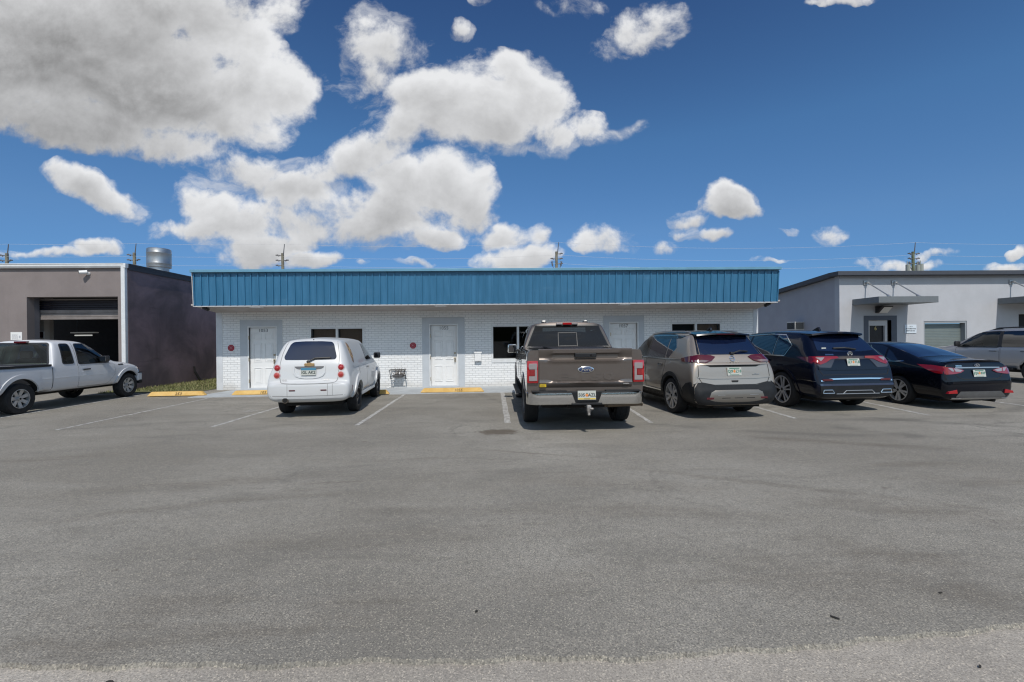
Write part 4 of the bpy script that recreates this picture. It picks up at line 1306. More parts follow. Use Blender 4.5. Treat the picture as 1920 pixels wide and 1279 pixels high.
        if mb is not None:
            me = bpy.data.meshes.new('tmp'); bm.to_mesh(me); bm.free()
            k = len(mb.bm.faces); mb.bm.from_mesh(me); mb.bm.faces.ensure_lookup_table()
            for f in mb.bm.faces[k:]: f.material_index = mb.mi
            bpy.data.meshes.remove(me)
            return None
        me = bpy.data.meshes.new(name); bm.to_mesh(me); bm.free()
        me.materials.append(m); me.shade_smooth(); me.set_sharp_from_angle(angle=R(50))
        o = bpy.data.objects.new(name, me); COL.objects.link(o); o.parent = parent or self.t
        return o
    def strip(self, name, line, view, m, w=.012, off=.003, closed=False, parent=None, mb=None, rnd=0, step=.05, h=.006):
        """narrow ribbon following the body along a 2-D line"""
        if rnd: line = rounded(line, .055 * rnd) if closed else chaikin(line, 2)
        L = []
        n = len(line)
        for i in range(n if closed else n - 1):
            a, b = line[i], line[(i + 1) % n]
            d = math.hypot(b[0] - a[0], b[1] - a[1]); k = max(1, int(d / step))
            for j in range(k): L.append((a[0] + (b[0] - a[0]) * j / k, a[1] + (b[1] - a[1]) * j / k))
        if not closed: L.append(line[-1])
        vd = {'R': Vector((1, 0, 0)), 'L': Vector((-1, 0, 0)), 'B': Vector((0, -1, 0)), 'F': Vector((0, 1, 0)), 'T': Vector((0, 0, 1))}[view]
        own = mb is None
        if own: mb = MB()
        rows = []; n = len(L)
        for i, p in enumerate(L):
            a = L[i - 1] if (i > 0 or closed) else p; b = L[(i + 1) % n] if (i < n - 1 or closed) else p
            tx, ty = b[0] - a[0], b[1] - a[1]; ln = math.hypot(tx, ty) or 1
            nx, ny = -ty / ln * w / 2, tx / ln * w / 2
            row = []
            for s, o_ in ((1, -h), (1, off), (-1, off), (-1, -h)):
                q, nn = self.hit(p[0] + nx * s, p[1] + ny * s, view)
                if nn.dot(vd) < 0: nn = -nn
                if nn.dot(vd) < .25: nn = vd
                row.append(mb.bm.verts.new(q + nn * o_))
            rows.append(row)
        for i in range(n if closed else n - 1):
            A, B = rows[i], rows[(i + 1) % n]
            for k in range(3):
                f = mb.bm.faces.new((A[k], A[k + 1], B[k + 1], B[k])); f.material_index = mb.mi
        if own:
            bmesh.ops.recalc_face_normals(mb.bm, faces=mb.bm.faces[:])
            return mb.build(name, m, parent or self.t, True)
    def part(self, name, mb, m, parent=None, smooth=False):
        return mb.build(name, m, parent or self.t, smooth)
    # ---- wheels
    def wheels(self, axles, track, r, wd, rim_r, style, m_rim, hub=None, dish=.03):
        tyre_p = [(rim_r * .96, -wd * .36), (rim_r, -wd * .46), (r * .90, -wd * .5), (r * .965, -wd * .46), (r, -wd * .34), (r, -wd * .2), (r * .985, -wd * .19), (r, -wd * .17), (r, wd * .17), (r * .985, wd * .19), (r, wd * .2), (r, wd * .34), (r * .965, wd * .46), (r * .90, wd * .5), (rim_r, wd * .46), (rim_r * .96, wd * .36)]
        mb = MB(); mb.lathe(tyre_p, 'x', n=48, close=True)
        ty = mb.build('wheel', M_RUB, None, True)
        mb = MB(); hw = wd * .45
        # barrel and lip (outer side is +x)
        mb.mi = 1; mb.lathe([(rim_r * .93, hw * .2), (rim_r * .2, hw * .12), (.02, hw * .12)], 'x', n=32)
        mb.mi = 0; mb.lathe([(rim_r * .99, -hw * .7), (rim_r * .99, hw), (rim_r * .93, hw * 1.02), (rim_r * .92, -hw * .7)], 'x', n=48, close=True)
        def spoke(a0, wa, wb, r0, r1, x0, x1, tw=0.0):
            ca, sa = cos(a0), sin(a0); cb, sb = cos(a0 + tw), sin(a0 + tw)
            def P(rr, side, x, c, s): return (x, rr * c - side * s, rr * s + side * c)
            A = [P(r0, -wa, x0, ca, sa), P(r0, wa, x0, ca, sa), P(r1, wb, x1, cb, sb), P(r1, -wb, x1, cb, sb)]
            B = [(p[0] - .03, p[1], p[2]) for p in A]
            va = [mb.bm.verts.new(p) for p in A]; vb = [mb.bm.verts.new(p) for p in B]
            fs = [mb.bm.faces.new(va), mb.bm.faces.new(vb[::-1])]
            for i in range(4): fs.append(mb.bm.faces.new((va[i], va[(i + 1) % 4], vb[(i + 1) % 4], vb[i])))
            for f in fs: f.material_index = mb.mi
            bmesh.ops.recalc_face_normals(mb.bm, faces=fs)
        R_ = rim_r
        xs_, xe = hw * .86, hw * .9
        if style == 'five_split':
            for k in range(5):
                a = 2 * pi * k / 5 + pi / 2
                mb.mi = 0
                spoke(a + .16, .020, .030, R_ * .2, R_ * .94, xs_, xe, .07); spoke(a - .16, .020, .030, R_ * .2, R_ * .94, xs_, xe, -.07)
        elif style == 'multi':
            for k in range(10):
                a = 2 * pi * k / 10
                mb.mi = 0; spoke(a, .016, .014, R_ * .18, R_ * .95, xs_, xe, .12 if k % 2 else -.12)
        elif style == 'ten':
            for k in range(5):
                a = 2 * pi * k / 5 + pi / 2
                mb.mi = 0; spoke(a + .15, .016, .024, R_ * .2, R_ * .95, xs_, xe, .05); spoke(a - .15, .016, .024, R_ * .2, R_ * .95, xs_, xe, -.05)
        elif style == 'steel':
            mb.mi = 0
            mb.lathe([(R_ * .9, hw * .55), (R_ * .72, hw * .35), (R_ * .5, hw * .75), (R_ * .25, hw * .7), (R_ * .22, hw * .5), (.01, hw * .5)], 'x', n=32)
        elif style == 'seven':
            for k in range(7):
                a = 2 * pi * k / 7
                mb.mi = 0; spoke(a, R_ * .14, R_ * .19, R_ * .15, R_ * .95, xs_ * .55, xe * .9)
        elif style == 'six':
            for k in range(6):
                a = 2 * pi * k / 6
                mb.mi = 0; spoke(a, R_ * .13, R_ * .12, R_ * .15, R_ * .95, xs_, xe)
        mb.mi = 0
        mb.cyl((hw * .4, 0, 0), (hw * .92, 0, 0), R_ * .24, R_ * .19, 20)
        mb.mi = 1; mb.cyl((hw * .92, 0, 0), (hw * .95, 0, 0), R_ * .11, n=16)
        rm = mb.build('rim', [m_rim, M_WELL], None, True)
        first = True
        for y in axles:
            for s in (1, -1):
                if first: w_, rr = ty, rm; first = False
                else:
                    w_, rr = ty.copy(), rm.copy(); COL.objects.link(w_); COL.objects.link(rr)
                w_.parent = self.t; rr.parent = w_
                w_.location = (s * track, y, r)
                w_.rotation_euler = (R(17 * y) if s > 0 else R(31 * y), 0, 0 if s > 0 else pi)
    def plate(self, x, z, y, rx=0.0, rotz=0.0, txt=('', ''), kind='orange', name='licence_plate'):
        mb = MB(); Mx = Matrix.Translation((x, y, z)) @ Matrix.Rotation(rotz, 4, 'Z') @ Matrix.Rotation(rx, 4, 'X')
        W2, H2 = .1525, .076
        def bx(a, b, c, d, m_, y0=-.001, y1=.0):
            mb.mi = m_; mb.box((a, y0, b), (c, y1, d))
        bx(-W2, -H2, W2, H2, 0, -.004, .002)
        if kind == 'yellow':
            bx(-W2 + .006, -H2 + .006, W2 - .006, -H2 + .026, 3, -.0055, -.0042)
            bx(-.05, -H2 + .011, .05, -H2 + .020, 4, -.0065, -.0056)
        elif kind == 'teal':
            bx(-W2, H2 - .05, W2, H2, 5, -.0055, -.0042)
        else:
            bx(-.10, -H2 + .010, .10, -H2 + .018, 1, -.0055, -.0042)
            bx(-.11, H2 - .026, .11, H2 - .010, 1, -.0055, -.0042)
        if kind != 'teal':
            mb.mi = 2; mb.ball((0, -.0045, .002), (.026, .002, .028), 12, 8)
            mb.mi = 1; mb.box((-.012, -.0075, .026), (.014, -.0045, .038))
            mb.mi = 4 if kind == 'yellow' else 1
            mb.text(txt[0], .075, face_minus_y(-.087, -.0055, .002), .0012, bold=.0015); mb.text(txt[1], .075, face_minus_y(.087, -.0055, .002), .0012, bold=.0015)
        else:
            mb.mi = 4; mb.text(txt[0], .080, face_minus_y(0, -.0055, -.020), .0012, bold=.002)
        mb.bm.transform(Mx)
        return mb.build(name, [M_PLATE, M_PLATEG, M_PLATEO, M_PLATEY, M_PLATEK, M_PLATEB], self.t)
    def plate_on(self, x, z, off=.02, **kw):
        p, n_ = self.hit(x, z, 'B')
        return self.plate(p.x + n_.x * off, p.z + n_.z * off, p.y + n_.y * off, -math.atan2(n_.z, -n_.y) * .6, math.atan2(n_.x, -n_.y), **kw)
    def door(self, poly, view, m, handle=None, hm=None, glaze=None):
        d = self.patch('door', poly, view, m, .0025, None, 1)
        self.strip('door_gap', poly, view, mat('soft_gap', (.22, .22, .22), .8) if 'white' in m.name else M_SEAM, .012, .0022, True, d, rnd=1)
        if handle:
            self.strip('door_handle', [handle, (handle[0] + .21, handle[1] + .006)], view, hm or M_CHROME, .034, .034, False, d)
        return d
    def seats(self, rows, zc=.75, hh=.62, w=.48):
        for (y, xs_) in rows:
            for x in xs_:
                mb = MB(); mb.prism([(y, zc - .1), (y - .16, zc + hh - .12), (y - .06, zc + hh - .1), (y + .14, zc + .05), (y + .5, zc + .02), (y + .5, zc - .1)], 'x', x - w / 2, x + w / 2, .03)
                mb.box((x - .13, y - .2, zc + hh - .1), (x + .13, y - .1, zc + hh + .08), .03)
                mb.build('seat', M_SEAT, self.t)

def badge_text(car, s, size, x, z, m, y=None, bold=.002, shear=0., depth=.004, name='badge', view='B', off=.004, space=1.0):
    p, n_ = car.hit(x, z, 'B')
    ang = math.atan2(n_.z, -n_.y)
    yaw_ = math.atan2(n_.x, -n_.y)
    mb = MB(); mb.text(s, size, Matrix.Translation(p + n_ * off) @ Matrix.Rotation(yaw_, 4, 'Z') @ Matrix.Rotation(pi / 2 - ang, 4, 'X'), depth, bold=bold, shear=shear, space=space)
    return mb.build(name, m, car.t)
# ================================================================== BROWN-GREY CREW-CAB PICKUP (centre)
def r8(xb, zb, xs, zs, xm, zm, xw, zw, xr, zr, xt, ze, zt):
    return [(0, zb), (xb, zb), (xs, zs), (xm, zm), (xw, zw), (xr, zr), (xt, ze), (0, zt)]

def crew_pickup():
    P_ = paint('taupe_metallic_paint', (0.122, 0.101, 0.089), .55, .34, .06)
    o = onY(1099.5, 700, 7.36)
    c = Car('pickup_truck', 'taupe grey crew cab pickup with chrome rear bumper and embossed tailgate', 'pickup truck', (o.x + .02, 7.45), R(0.0), None, (.982, 1, .975))
    bed = r8(.80, .50, .985, .56, 1.005, .95, .995, 1.22, .985, 1.40, .93, 1.43, 1.43)
    nar = lambda k, q: [(x * k, z) for x, z in q]
    roof = lambda dz, dx=0: r8(.80, .46, .975, .52, 1.005, .92, .975, 1.30, .825 - dx, 1.855 + dz, .68 - dx, 1.97 + dz, 1.995 + dz)
    st = [(.10, nar(.985, bed)), (.13, bed), (.9, bed), (1.84, bed), (1.93, r8(.80, .46, .975, .52, 1.005, .92, .985, 1.26, .975, 1.40, .92, 1.43, 1.43)),
          (1.955, r8(.80, .46, .975, .52, 1.005, .92, .985, 1.27, .955, 1.40, .90, 1.44, 1.44)), (2.12, roof(-.01, .01)), (2.2, roof(0)), (2.9, roof(.012)), (3.4, roof(-.02)),
          (3.62, r8(.80, .46, .975, .52, 1.005, .92, .975, 1.29, .86, 1.73, .72, 1.82, 1.85)), (4.28, r8(.80, .46, .985, .52, 1.005, .92, .985, 1.22, .94, 1.29, .78, 1.36, 1.38)),
          (5.1, r8(.80, .46, .985, .52, 1.005, .9, .985, 1.16, .93, 1.24, .7, 1.31, 1.33)), (5.7, r8(.78, .46, .96, .52, .985, .88, .97, 1.1, .9, 1.18, .7, 1.22, 1.24)), (5.86, r8(.7, .5, .88, .55, .92, .85, .9, .98, .86, 1.02, .7, 1.04, 1.05))]
    ya, yb = 1.25, 4.94
    c.loft(st, [P_], arches=[(ya, .42, .50, .55), (yb, .42, .50, .55)],
           tunnels=[([(-.84, 1.455), (.84, 1.455), (.665, 1.895), (-.665, 1.895)], 'y', 1.7, 4.2, M_CAB),
                    ([(2.25, 1.36), (4.0, 1.36), (3.45, 1.83), (2.3, 1.83)], 'x', -1.4, 1.4, M_CAB),
                    ([(-.86, .17), (.86, .17), (.86, 1.84), (-.86, 1.84)], 'z', .95, 2.0, M_TRIMB)])
    # tailgate: one pressed panel, ledges vary across the width
    zs = [.785, .85, .868, .890, .905, .93, 1.17, 1.20, 1.225, 1.25, 1.295, 1.345, 1.375, 1.43, 1.445, 1.447]
    cen = [.095, .052, .040, .066, .0640, .0637, .0605, .060, .046, .082, .110, .098, .050, .046, .060, .12]
    end_ = [.095, .060, .050, .064, .0635, .0632, .0605, .060, .052, .062, .076, .066, .050, .046, .060, .12]
    xs_ = [-.795, -.788, -.72, -.66, -.60, -.54, -.48, -.3, 0, .3, .48, .54, .60, .66, .72, .788, .795]
    mb = MB(); G = []
    for x in xs_:
        k = max(0, min(1, (.66 - abs(x)) / .12)); row = []
        for z, a, b in zip(zs, cen, end_):
            yy = a * k + b * (1 - k)
            if abs(x) > .79: yy = .13
            zz = z
            if z in (.890, .905, .93): zz = z + (1 - k) * .030
            if z in (1.25, 1.225): zz = z + (1 - k) * .03
            row.append(mb.bm.verts.new((x, yy, zz)))
        G.append(row)
    for A, B in zip(G[:-1], G[1:]):
        for i in range(len(zs) - 1): mb.bm.faces.new((A[i], B[i], B[i + 1], A[i + 1]))
    tg = c.part('tailgate', mb, P_, None, True)
    # camera/handle housing and badge
    mb = MB(); mb.box((-.185, .052, 1.295), (.185, .11, 1.372), .012); h = c.part('handle', mb, M_TRIMB, tg)
    mb = MB(); mb.cyl((.09, .056, 1.335), (.09, .044, 1.332), .016, n=14); c.part('rear_camera', mb, mat('camera_lens', (.01, .01, .012), .08), h)
    mb = MB(); mb.mi = 0; mb.ball((0, .055, 1.09), (.140, .012, .058), 36, 12); mb.mi = 1; mb.ball((0, .050, 1.09), (.122, .012, .046), 36, 12)
    mb.mi = 0; mb.text('Ford', .088, face_minus_y(0, .036, 1.09), .002, shear=.32, bold=.001)
    c.part('oval_badge', mb, [M_CHROME, mat('badge_blue', (.012, .03, .10), .25, 0, 1.)], tg, True)
    # lettering pressed into the tailgate
    Q = P_
    mb = MB(); mb.text('F-150', .168, face_minus_y(0, .0625, .965) @ Matrix.Scale(2.5, 4, (1, 0, 0)), .0065, space=1.06, bold=.006)
    c.part('pressed_lettering', mb, Q, tg)
    mb = MB(); mb.box((.63, .044, .835), (.735, .07, .847), .002); c.part('small_badge', mb, M_CHROME, tg)
    mb = MB(); mb.box((-.785, .046, .800), (-.675, .10, .846), .001); mb.mi = 1
    for k in range(3): mb.box((-.775, .0445, .808 + .012 * k), (-.775 + (.08, .06, .075)[k], .0458, .813 + .012 * k))
    c.part('yellow_decal', mb, [mat('decal_yellow', (.52, .36, .01), .5), mat('decal_ink', (.2, .14, .02), .6)], tg)
    # tail lamps
    for s in (-1, 1):
        mb = MB(); mb.mi = 0
        a, b = sorted((s * .805, s * .998))
        mb.box((a, .048, .865), (b, .34, 1.245), .018)
        L = c.part('tail_lamp', mb, M_LRED, None, True)
        mb = MB()
        for z0, z1 in ((1.10, 1.20), (.905, .985)):
            a, b = sorted((s * .825, s * .965)); mb.box((a, .038, z0), (b, .06, z1), .006)
        a, b = sorted((s * .825, s * .865)); mb.box((a, .038, .985), (b, .06, 1.10), .004)
        c.part('clear_lens', mb, M_LCLR, L)
        mb = MB(); a, b = sorted((s * .870, s * .95)); mb.box((a, .034, .990), (b, .06, 1.095), .006); c.part('centre_lens', mb, mat('lamp_deep_red', (.22, .004, .008), .1, 0, 1.), L)
    # bumper
    def plan(e, x0, x1):
        pl = []
        for x in [x0 + (x1 - x0) * k / 16 for k in range(17)]:
            ax = abs(x); y = .0 if ax < .78 else .0 + ((ax - .78) / .22) ** 2 * .16
            pl.append((x, y - e))
        return pl + [(x1, .25 + .0), (x0, .25 + .0)]
    mb = MB(); mb.prism(plan(-.015, -.985, .985), 'z', .525, .72, .008); bp = c.part('bumper', mb, M_TRIMB, None)
    for s in (-1, 1):
        mb = MB(); x0, x1 = .255, 1.0
        G = []
        for k in range(19):
            t_ = k / 18; row = []
            for z, ex in ((.500, .02), (.512, .0), (.60, -.010), (.684, -.006), (.692, -.005), (.706, .03)):
                sk = (.70 - z) / .2 * .075
                x = x0 - sk + (x1 - (x0 - sk)) * t_; ax = x
                y = ex if ax < .80 else ex + ((ax - .80) / .2) ** 2 * .15
                row.append(mb.bm.verts.new((s * x, y - .006, z)))
            G.append(row)
        end = [mb.bm.verts.new((v_.co.x, .32, v_.co.z)) for v_ in G[-1]]
        G.append(end)
        for A, B in zip(G[:-1], G[1:]):
            for i in range(5): mb.bm.faces.new((A[i], B[i], B[i + 1], A[i + 1]))
        bmesh.ops.recalc_face_normals(mb.bm, faces=mb.bm.faces[:])
        c.part('chrome_corner', mb, M_CHROME, bp, True)
        mb = MB(); mb.box((min(s * .33, s * .92), .02, .713), (max(s * .33, s * .92), .24, .738), .006); c.part('step_pad', mb, M_TRIMB, bp)
        mb = MB(); mb.cyl((s * .80, -.010, .635), (s * .80, .01, .635), .014, n=12); c.part('parking_sensor', mb, M_SATIN, bp)
    mb = MB(); mb.box((-.26, -.02, .495), (.26, .2, .535), .01); mb.box((-.165, -.008, .555), (.165, .02, .575)); c.part('step_plate', mb, M_TRIMB, bp)
    c.plate(0, .66, -.006, R(-3), 0, ('505', 'AZL'), 'yellow')
    # hitch, receiver and exhaust
    mb = MB(); mb.box((-.035, .0, .455), (.085, .3, .52), .006); mb.box((-.30, .16, .42), (.34, .26, .47), .01); c.part('hitch_receiver', mb, M_UNDER)
    mb = MB(); mb.box((-.01, -.08, .395), (.06, .02, .50), .012); mb.cyl((.025, -.05, .40), (.025, -.05, .355), .03, .022, 14); mb.ball((.025, -.05, .345), (.026, .026, .022)); mb.cyl((.035, -.10, .45), (.085, -.12, .445), .018, n=12)
    c.part('tow_shackle', mb, mat('dull_steel', (.38, .36, .34), .45, .6, var=.2), None, True)
    mb = MB(); mb.cyl((.42, .30, .445), (1.0, .24, .475), .042, n=16); mb.cyl((.99, .241, .4745), (1.015, .2395, .4755), .047, n=16); mb.cyl((.20, .4, .43), (.42, .30, .445), .04, n=12); c.part('exhaust_pipe', mb, mat('exhaust_steel', (.16, .13, .10), .4, .8), None, True)
    mb = MB(); mb.box((-.7, .5, .38), (.7, 5.4, .50)); mb.cyl((-.62, 1.25, .40), (.62, 1.25, .40), .05); mb.ball((.06, 1.25, .40), (.16, .14, .14)); mb.box((-.45, .8, .33), (.2, 1.05, .45), .03); c.part('underbody', mb, M_UNDER)
    # glass
    gl = c.patch('rear_window', [(-.88, 1.445), (.88, 1.445), (.685, 1.905), (-.685, 1.905)], 'B', G_MID, .006)
    fr = c.strip('window_frame', [(-.20, 1.46), (.20, 1.46), (.195, 1.745), (-.195, 1.745)], 'B', M_BLK, .016, .013, True, gl)
    mb = MB(); c.strip('', [(-.885, 1.445), (.885, 1.445), (.69, 1.909), (-.69, 1.909)], 'B', M_BLK, .03, .008, True, None, mb); c.part('window_seal', mb, M_BLK, gl)
    for s, vw in ((-1, 'L'), (1, 'R')):
        for k, pl in enumerate(([(2.28, 1.36), (3.05, 1.36), (3.05, 1.83), (2.42, 1.83)], [(3.12, 1.36), (4.05, 1.36), (3.55, 1.80), (3.12, 1.83)])):
            c.patch('side_window', pl, vw, G_MID, .004, None, 1)
        mb = MB()
        c.strip('', [(2.16, .56), (2.16, 1.32), (2.30, 1.87), (3.08, 1.87), (3.08, .56)], vw, None, .016, .003, False, None, mb)
        c.strip('', [(3.08, .56), (4.18, .56), (4.18, 1.28)], vw, None, .016, .003, False, None, mb); c.strip('', [(1.90, .52), (1.90, 1.42)], vw, None, .03, .003, False, None, mb)
        c.part('door_gap', mb, M_SEAM)
        for y in (2.30, 3.22): c.strip('door_handle', [(y, 1.13), (y + .24, 1.14)], vw, M_CHROME, .045, .035)
        mb = MB(); c.strip('', [(2.2, 1.335), (4.1, 1.335)], vw, None, .022, .01, False, None, mb); c.part('belt_trim', mb, M_CHROME)
        # wheel-arch lip
        for y in (ya, yb):
            mb = MB(); arc = [(y + .53 * cos(a), .42 + .53 * sin(a)) for a in [pi * k / 20 for k in range(21)]]
            c.strip('', arc, vw, None, .06, .014, False, None, mb); c.part('arch_lip', mb, P_, None, True)
        mb = MB(); mb.box((min(s * .98, s * 1.10), 2.1, .40), (max(s * .98, s * 1.10), 4.2, .46), .015); mb.mi = 1; mb.box((min(s * 1.085, s * 1.105), 2.12, .415), (max(s * 1.085, s * 1.105), 4.18, .445), .006); c.part('running_board', mb, [M_TRIMB, M_CHROME])
        mb = MB(); mb.prism([(s * 1.0, 3.98), (s * 1.22, 4.0), (s * 1.23, 4.12), (s * 1.17, 4.2), (s * 1.0, 4.14)], 'z', 1.27, 1.49, .03); m_ = c.part('door_mirror', mb, M_CHROME, None, True)
        mb = MB(); mb.box((min(s * 1.02, s * 1.20), 3.972, 1.29), (max(s * 1.02, s * 1.20), 3.985, 1.47), .004); c.part('mirror_glass', mb, G_DARK, m_)
        mb = MB(); mb.box((min(s * .95, s * 1.05), 4.02, 1.30), (max(s * .95, s * 1.05), 4.12, 1.37), .01); c.part('mirror_arm', mb, M_BLK, m_)
    c.patch('windscreen', [(-.78, 3.66), (.78, 3.66), (.90, 4.22), (-.90, 4.22)], 'T', G_CLEAR, .005)
    # third brake light and roof pieces
    mb = MB(); mb.mi = 0; mb.box((-.095, 2.03, 1.92), (.095, 2.2, 1.965), .008); L = c.part('high_brake_lamp', mb, M_LRED)
    mb = MB()
    for s in (-1, 1): mb.box((min(s * .10, s * .23), 2.035, 1.923), (max(s * .10, s * .23), 2.2, 1.96), .008)
    c.part('cargo_lamp', mb, M_LCLR, L)
    for s in (-1, 1):
        mb = MB(); mb.box((s * .46 - .05, 2.36, 1.97), (s * .46 + .05, 2.5, 2.005), .01); mb.mi = 1; mb.box((s * .46 - .04, 2.355, 2.005), (s * .46 + .03, 2.45, 2.02), .006); c.part('roof_clamp', mb, [M_BLK, M_SATIN])
    c.seats([(2.5, (-.46, .46)), (3.3, (-.46, .46))], .95, .68, .55)
    mb = MB(); mb.box((-.8, 3.85, 1.0), (.8, 4.2, 1.42), .05); c.part('dashboard', mb, M_CAB)
    mb = MB(); mb.prism([(-.28, 1.48), (.28, 1.48), (.24, 1.53), (-.24, 1.53)], 'y', 3.15, 3.25); c.part('centre_console', mb, M_CAB)
    c.wheels((ya, yb), .865, .415, .27, .255, 'six', mat('alloy_grey', (.30, .29, .28), .35, .9))
    return c
crew_pickup()

def side_pts(*a): return list(a)

# ================================================================== WHITE PANEL VAN (left of centre)
def panel_van():
    P_ = paint('white_van_paint', (0.56, 0.57, 0.575), 0, .4, .04, .6)
    o = onY(579, 700, 9.15)
    c = Car('panel_van', 'white retro panel van with round tail lamps parked between the two left doors', 'van', (o.x - .11, 9.36), R(5.4), None, (.955, 1, 1.01))
    T = lambda zs_, *q: r8(.64, .32, .81, .38, *q)
    st = [(.0, r8(.56, .41, .70, .43, .755, .50, .75, .65, .70, .695, .5, .71, .715)), (.03, r8(.62, .37, .78, .40, .825, .51, .82, .675, .76, .72, .55, .735, .74)),
          (.085, r8(.64, .33, .81, .39, .855, .53, .845, .70, .77, .745, .58, .755, .76)), (.095, r8(.64, .33, .81, .39, .858, .55, .84, .74, .76, .80, .58, .81, .82)),
          (.13, T(0, .862, .58, .842, .86, .735, 1.04, .58, 1.08, 1.095)), (.185, T(0, .855, .60, .83, .92, .68, 1.15, .55, 1.18, 1.195)),
          (.30, T(0, .86, .60, .835, .98, .665, 1.36, .53, 1.41, 1.43)), (.40, T(0, .865, .60, .835, 1.00, .635, 1.50, .49, 1.555, 1.578)), (.52, T(0, .87, .60, .835, 1.02, .62, 1.545, .47, 1.605, 1.628)),
          (1.1, T(0, .87, .60, .835, 1.03, .62, 1.56, .47, 1.625, 1.652)), (2.1, T(0, .865, .60, .835, 1.03, .62, 1.56, .47, 1.625, 1.655)), (2.65, T(0, .865, .60, .835, 1.03, .61, 1.52, .46, 1.585, 1.615)),
          (3.45, T(0, .86, .60, .82, 1.0, .68, 1.10, .5, 1.14, 1.16)), (4.0, T(0, .83, .58, .78, .90, .6, 1.0, .42, 1.04, 1.05)), (4.35, r8(.6, .3, .74, .36, .76, .55, .70, .78, .55, .88, .35, .91, .92)), (4.475, r8(.45, .34, .55, .38, .56, .5, .52, .62, .42, .68, .3, .70, .71))]
    ya, yb = .95, 3.58
    c.loft(st, [P_], arches=[(ya, .33, .37, .50), (yb, .33, .37, .50)])
    c.patch('rear_window', [(-.52, 1.185), (-.3, 1.18), (.3, 1.18), (.52, 1.185), (.545, 1.24), (.455, 1.50), (.40, 1.545), (.2, 1.558), (-.2, 1.558), (-.40, 1.545), (-.455, 1.50), (-.545, 1.24)], 'B', G_NAVY, .006, None, 1)
    mb = MB(); c.strip('', [(-.50, 1.60), (-.585, 1.34), (-.61, 1.10), (-.60, .76), (-.50, .705), (.50, .705), (.60, .76), (.61, 1.10), (.585, 1.34), (.50, 1.60)], 'B', None, .011, .003, False, None, mb, 1); c.part('hatch_gap', mb, mat('soft_gap', (.22, .22, .22), .8))
    # number-plate recess: raised frame, grey handle strip
    mb = MB(); c.strip('', [(-.32, 1.06), (-.31, .82), (.31, .82), (.32, 1.06)], 'B', None, .035, .014, False, None, mb, 1); c.part('plate_surround', mb, P_, None, True)
    c.patch('hatch_handle', [(-.315, 1.05), (.315, 1.05), (.25, 1.0), (.1, .99), (-.1, .99), (-.25, 1.0)], 'B', mat('handle_dark_grey', (.12, .12, .125), .5), .010, None, 1)
    mb = MB(); pl = [(-.105, .012), (-.09, .03), (-.035, .03), (-.03, .038), (.04, .038), (.045, .03), (.10, .03), (.105, -.008), (.09, -.028), (.035, -.028), (.03, -.036), (-.04, -.036), (-.045, -.028), (-.10, -.028)]
    p, n_ = c.hit(0, 1.085, 'B'); mb.prism([(a, b + 1.085) for a, b in pl], 'y', p.y - .028, p.y - .002, .004); c.part('badge', mb, mat('gold_badge', (.50, .33, .16), .35, .6))
    c.plate_on(-.01, .945, .026, txt=('IGL AK2', ''), kind='teal')
    for s in (-1, 1):
        for z, mm in ((1.025, M_LRED), (.875, mat('lamp_pink', (.42, .07, .05), .1, 0, 1.))):
            p, n_ = c.hit(s * .655, z, 'B')
            mb = MB(); mb.lathe([(.070, .012), (.074, .0), (.067, -.012), (.060, -.010)], 'y', (p.x, p.y - .004, p.z), 28); L = c.part('tail_lamp', mb, mat('lamp_rim_white', (.60, .45, .45), .3, 0, .5), None, True)
            mb = MB(); mb.ball((p.x, p.y - .010, p.z), (.060, .020, .060), 24, 12); c.part('lens', mb, mm, L, True)
            mb = MB(); mb.ball((p.x, p.y - .026, p.z), (.032, .012, .032), 18, 10); c.part('bulb_lens', mb, mat('lamp_core', (.50, .10, .08) if z < .9 else (.40, .02, .02), .12, 0, 1.), L, True)
        p, n_ = c.hit(s * .32, .575, 'B'); mb = MB(); mb.box((p.x - .062, p.y - .008, p.z - .012), (p.x + .062, p.y + .02, p.z + .012), .003); c.part('reflector', mb, M_LREDD)
        c.patch('side_marker', [(.30, .50), (.33, .50), (.33, .64), (.30, .64)], 'R' if s > 0 else 'L', M_LREDD, .006)
    mb = MB(); c.strip('', [(-.76, .475), (-.4, .462), (.4, .462), (.76, .475)], 'B', None, .012, .002, False, None, mb); c.strip('', [(-.42, .70), (-.42, .46)], 'B', None, .008, .002, False, None, mb); c.strip('', [(.40, .70), (.40, .46)], 'B', None, .008, .002, False, None, mb); c.strip('', [(.50, .70), (.50, .46)], 'B', None, .008, .002, False, None, mb)
    c.part('bumper_crease', mb, mat('soft_gap', (.22, .22, .22), .8))
    mb = MB(); mb.cyl((-.46, .30, .37), (-.46, .0, .385), .055, .062, 20); mb.mi = 1; mb.cyl((-.46, -.002, .385), (-.46, .06, .382), .05, n=20); c.part('exhaust_pipe', mb, [mat('exhaust_steel', (.16, .13, .10), .4, .8), M_WELL], None, True)
    mb = MB(); p, n_ = c.hit(-.03, 1.145, 'B'); mb.cyl((p.x, p.y + .01, p.z), (p.x, p.y - .04, p.z), .03, n=14)
    a = Vector((p.x, p.y - .035, p.z)); b = c.hit(.10, 1.215, 'B')[0] + Vector((0, -.035, 0)); d = c.hit(.42, 1.225, 'B')[0] + Vector((0, -.018, 0))
    mb.tube([a, b, d], .014); mb.box((d.x - .32, d.y - .012, d.z - .030), (d.x + .02, d.y + .008, d.z - .012)); c.part('rear_wiper', mb, M_BLK)
    badge_text(c, 'HHR', .05, -.50, .775, M_SATIN, bold=.003); badge_text(c, 'FLEX FUEL', .028, .36, .775, M_SATIN, bold=.002)
    p, n_ = c.hit(0, 1.59, 'B'); mb = MB(); mb.cyl(p, p + n_ * .012, .012, n=10); c.part('washer_nozzle', mb, M_BLK)
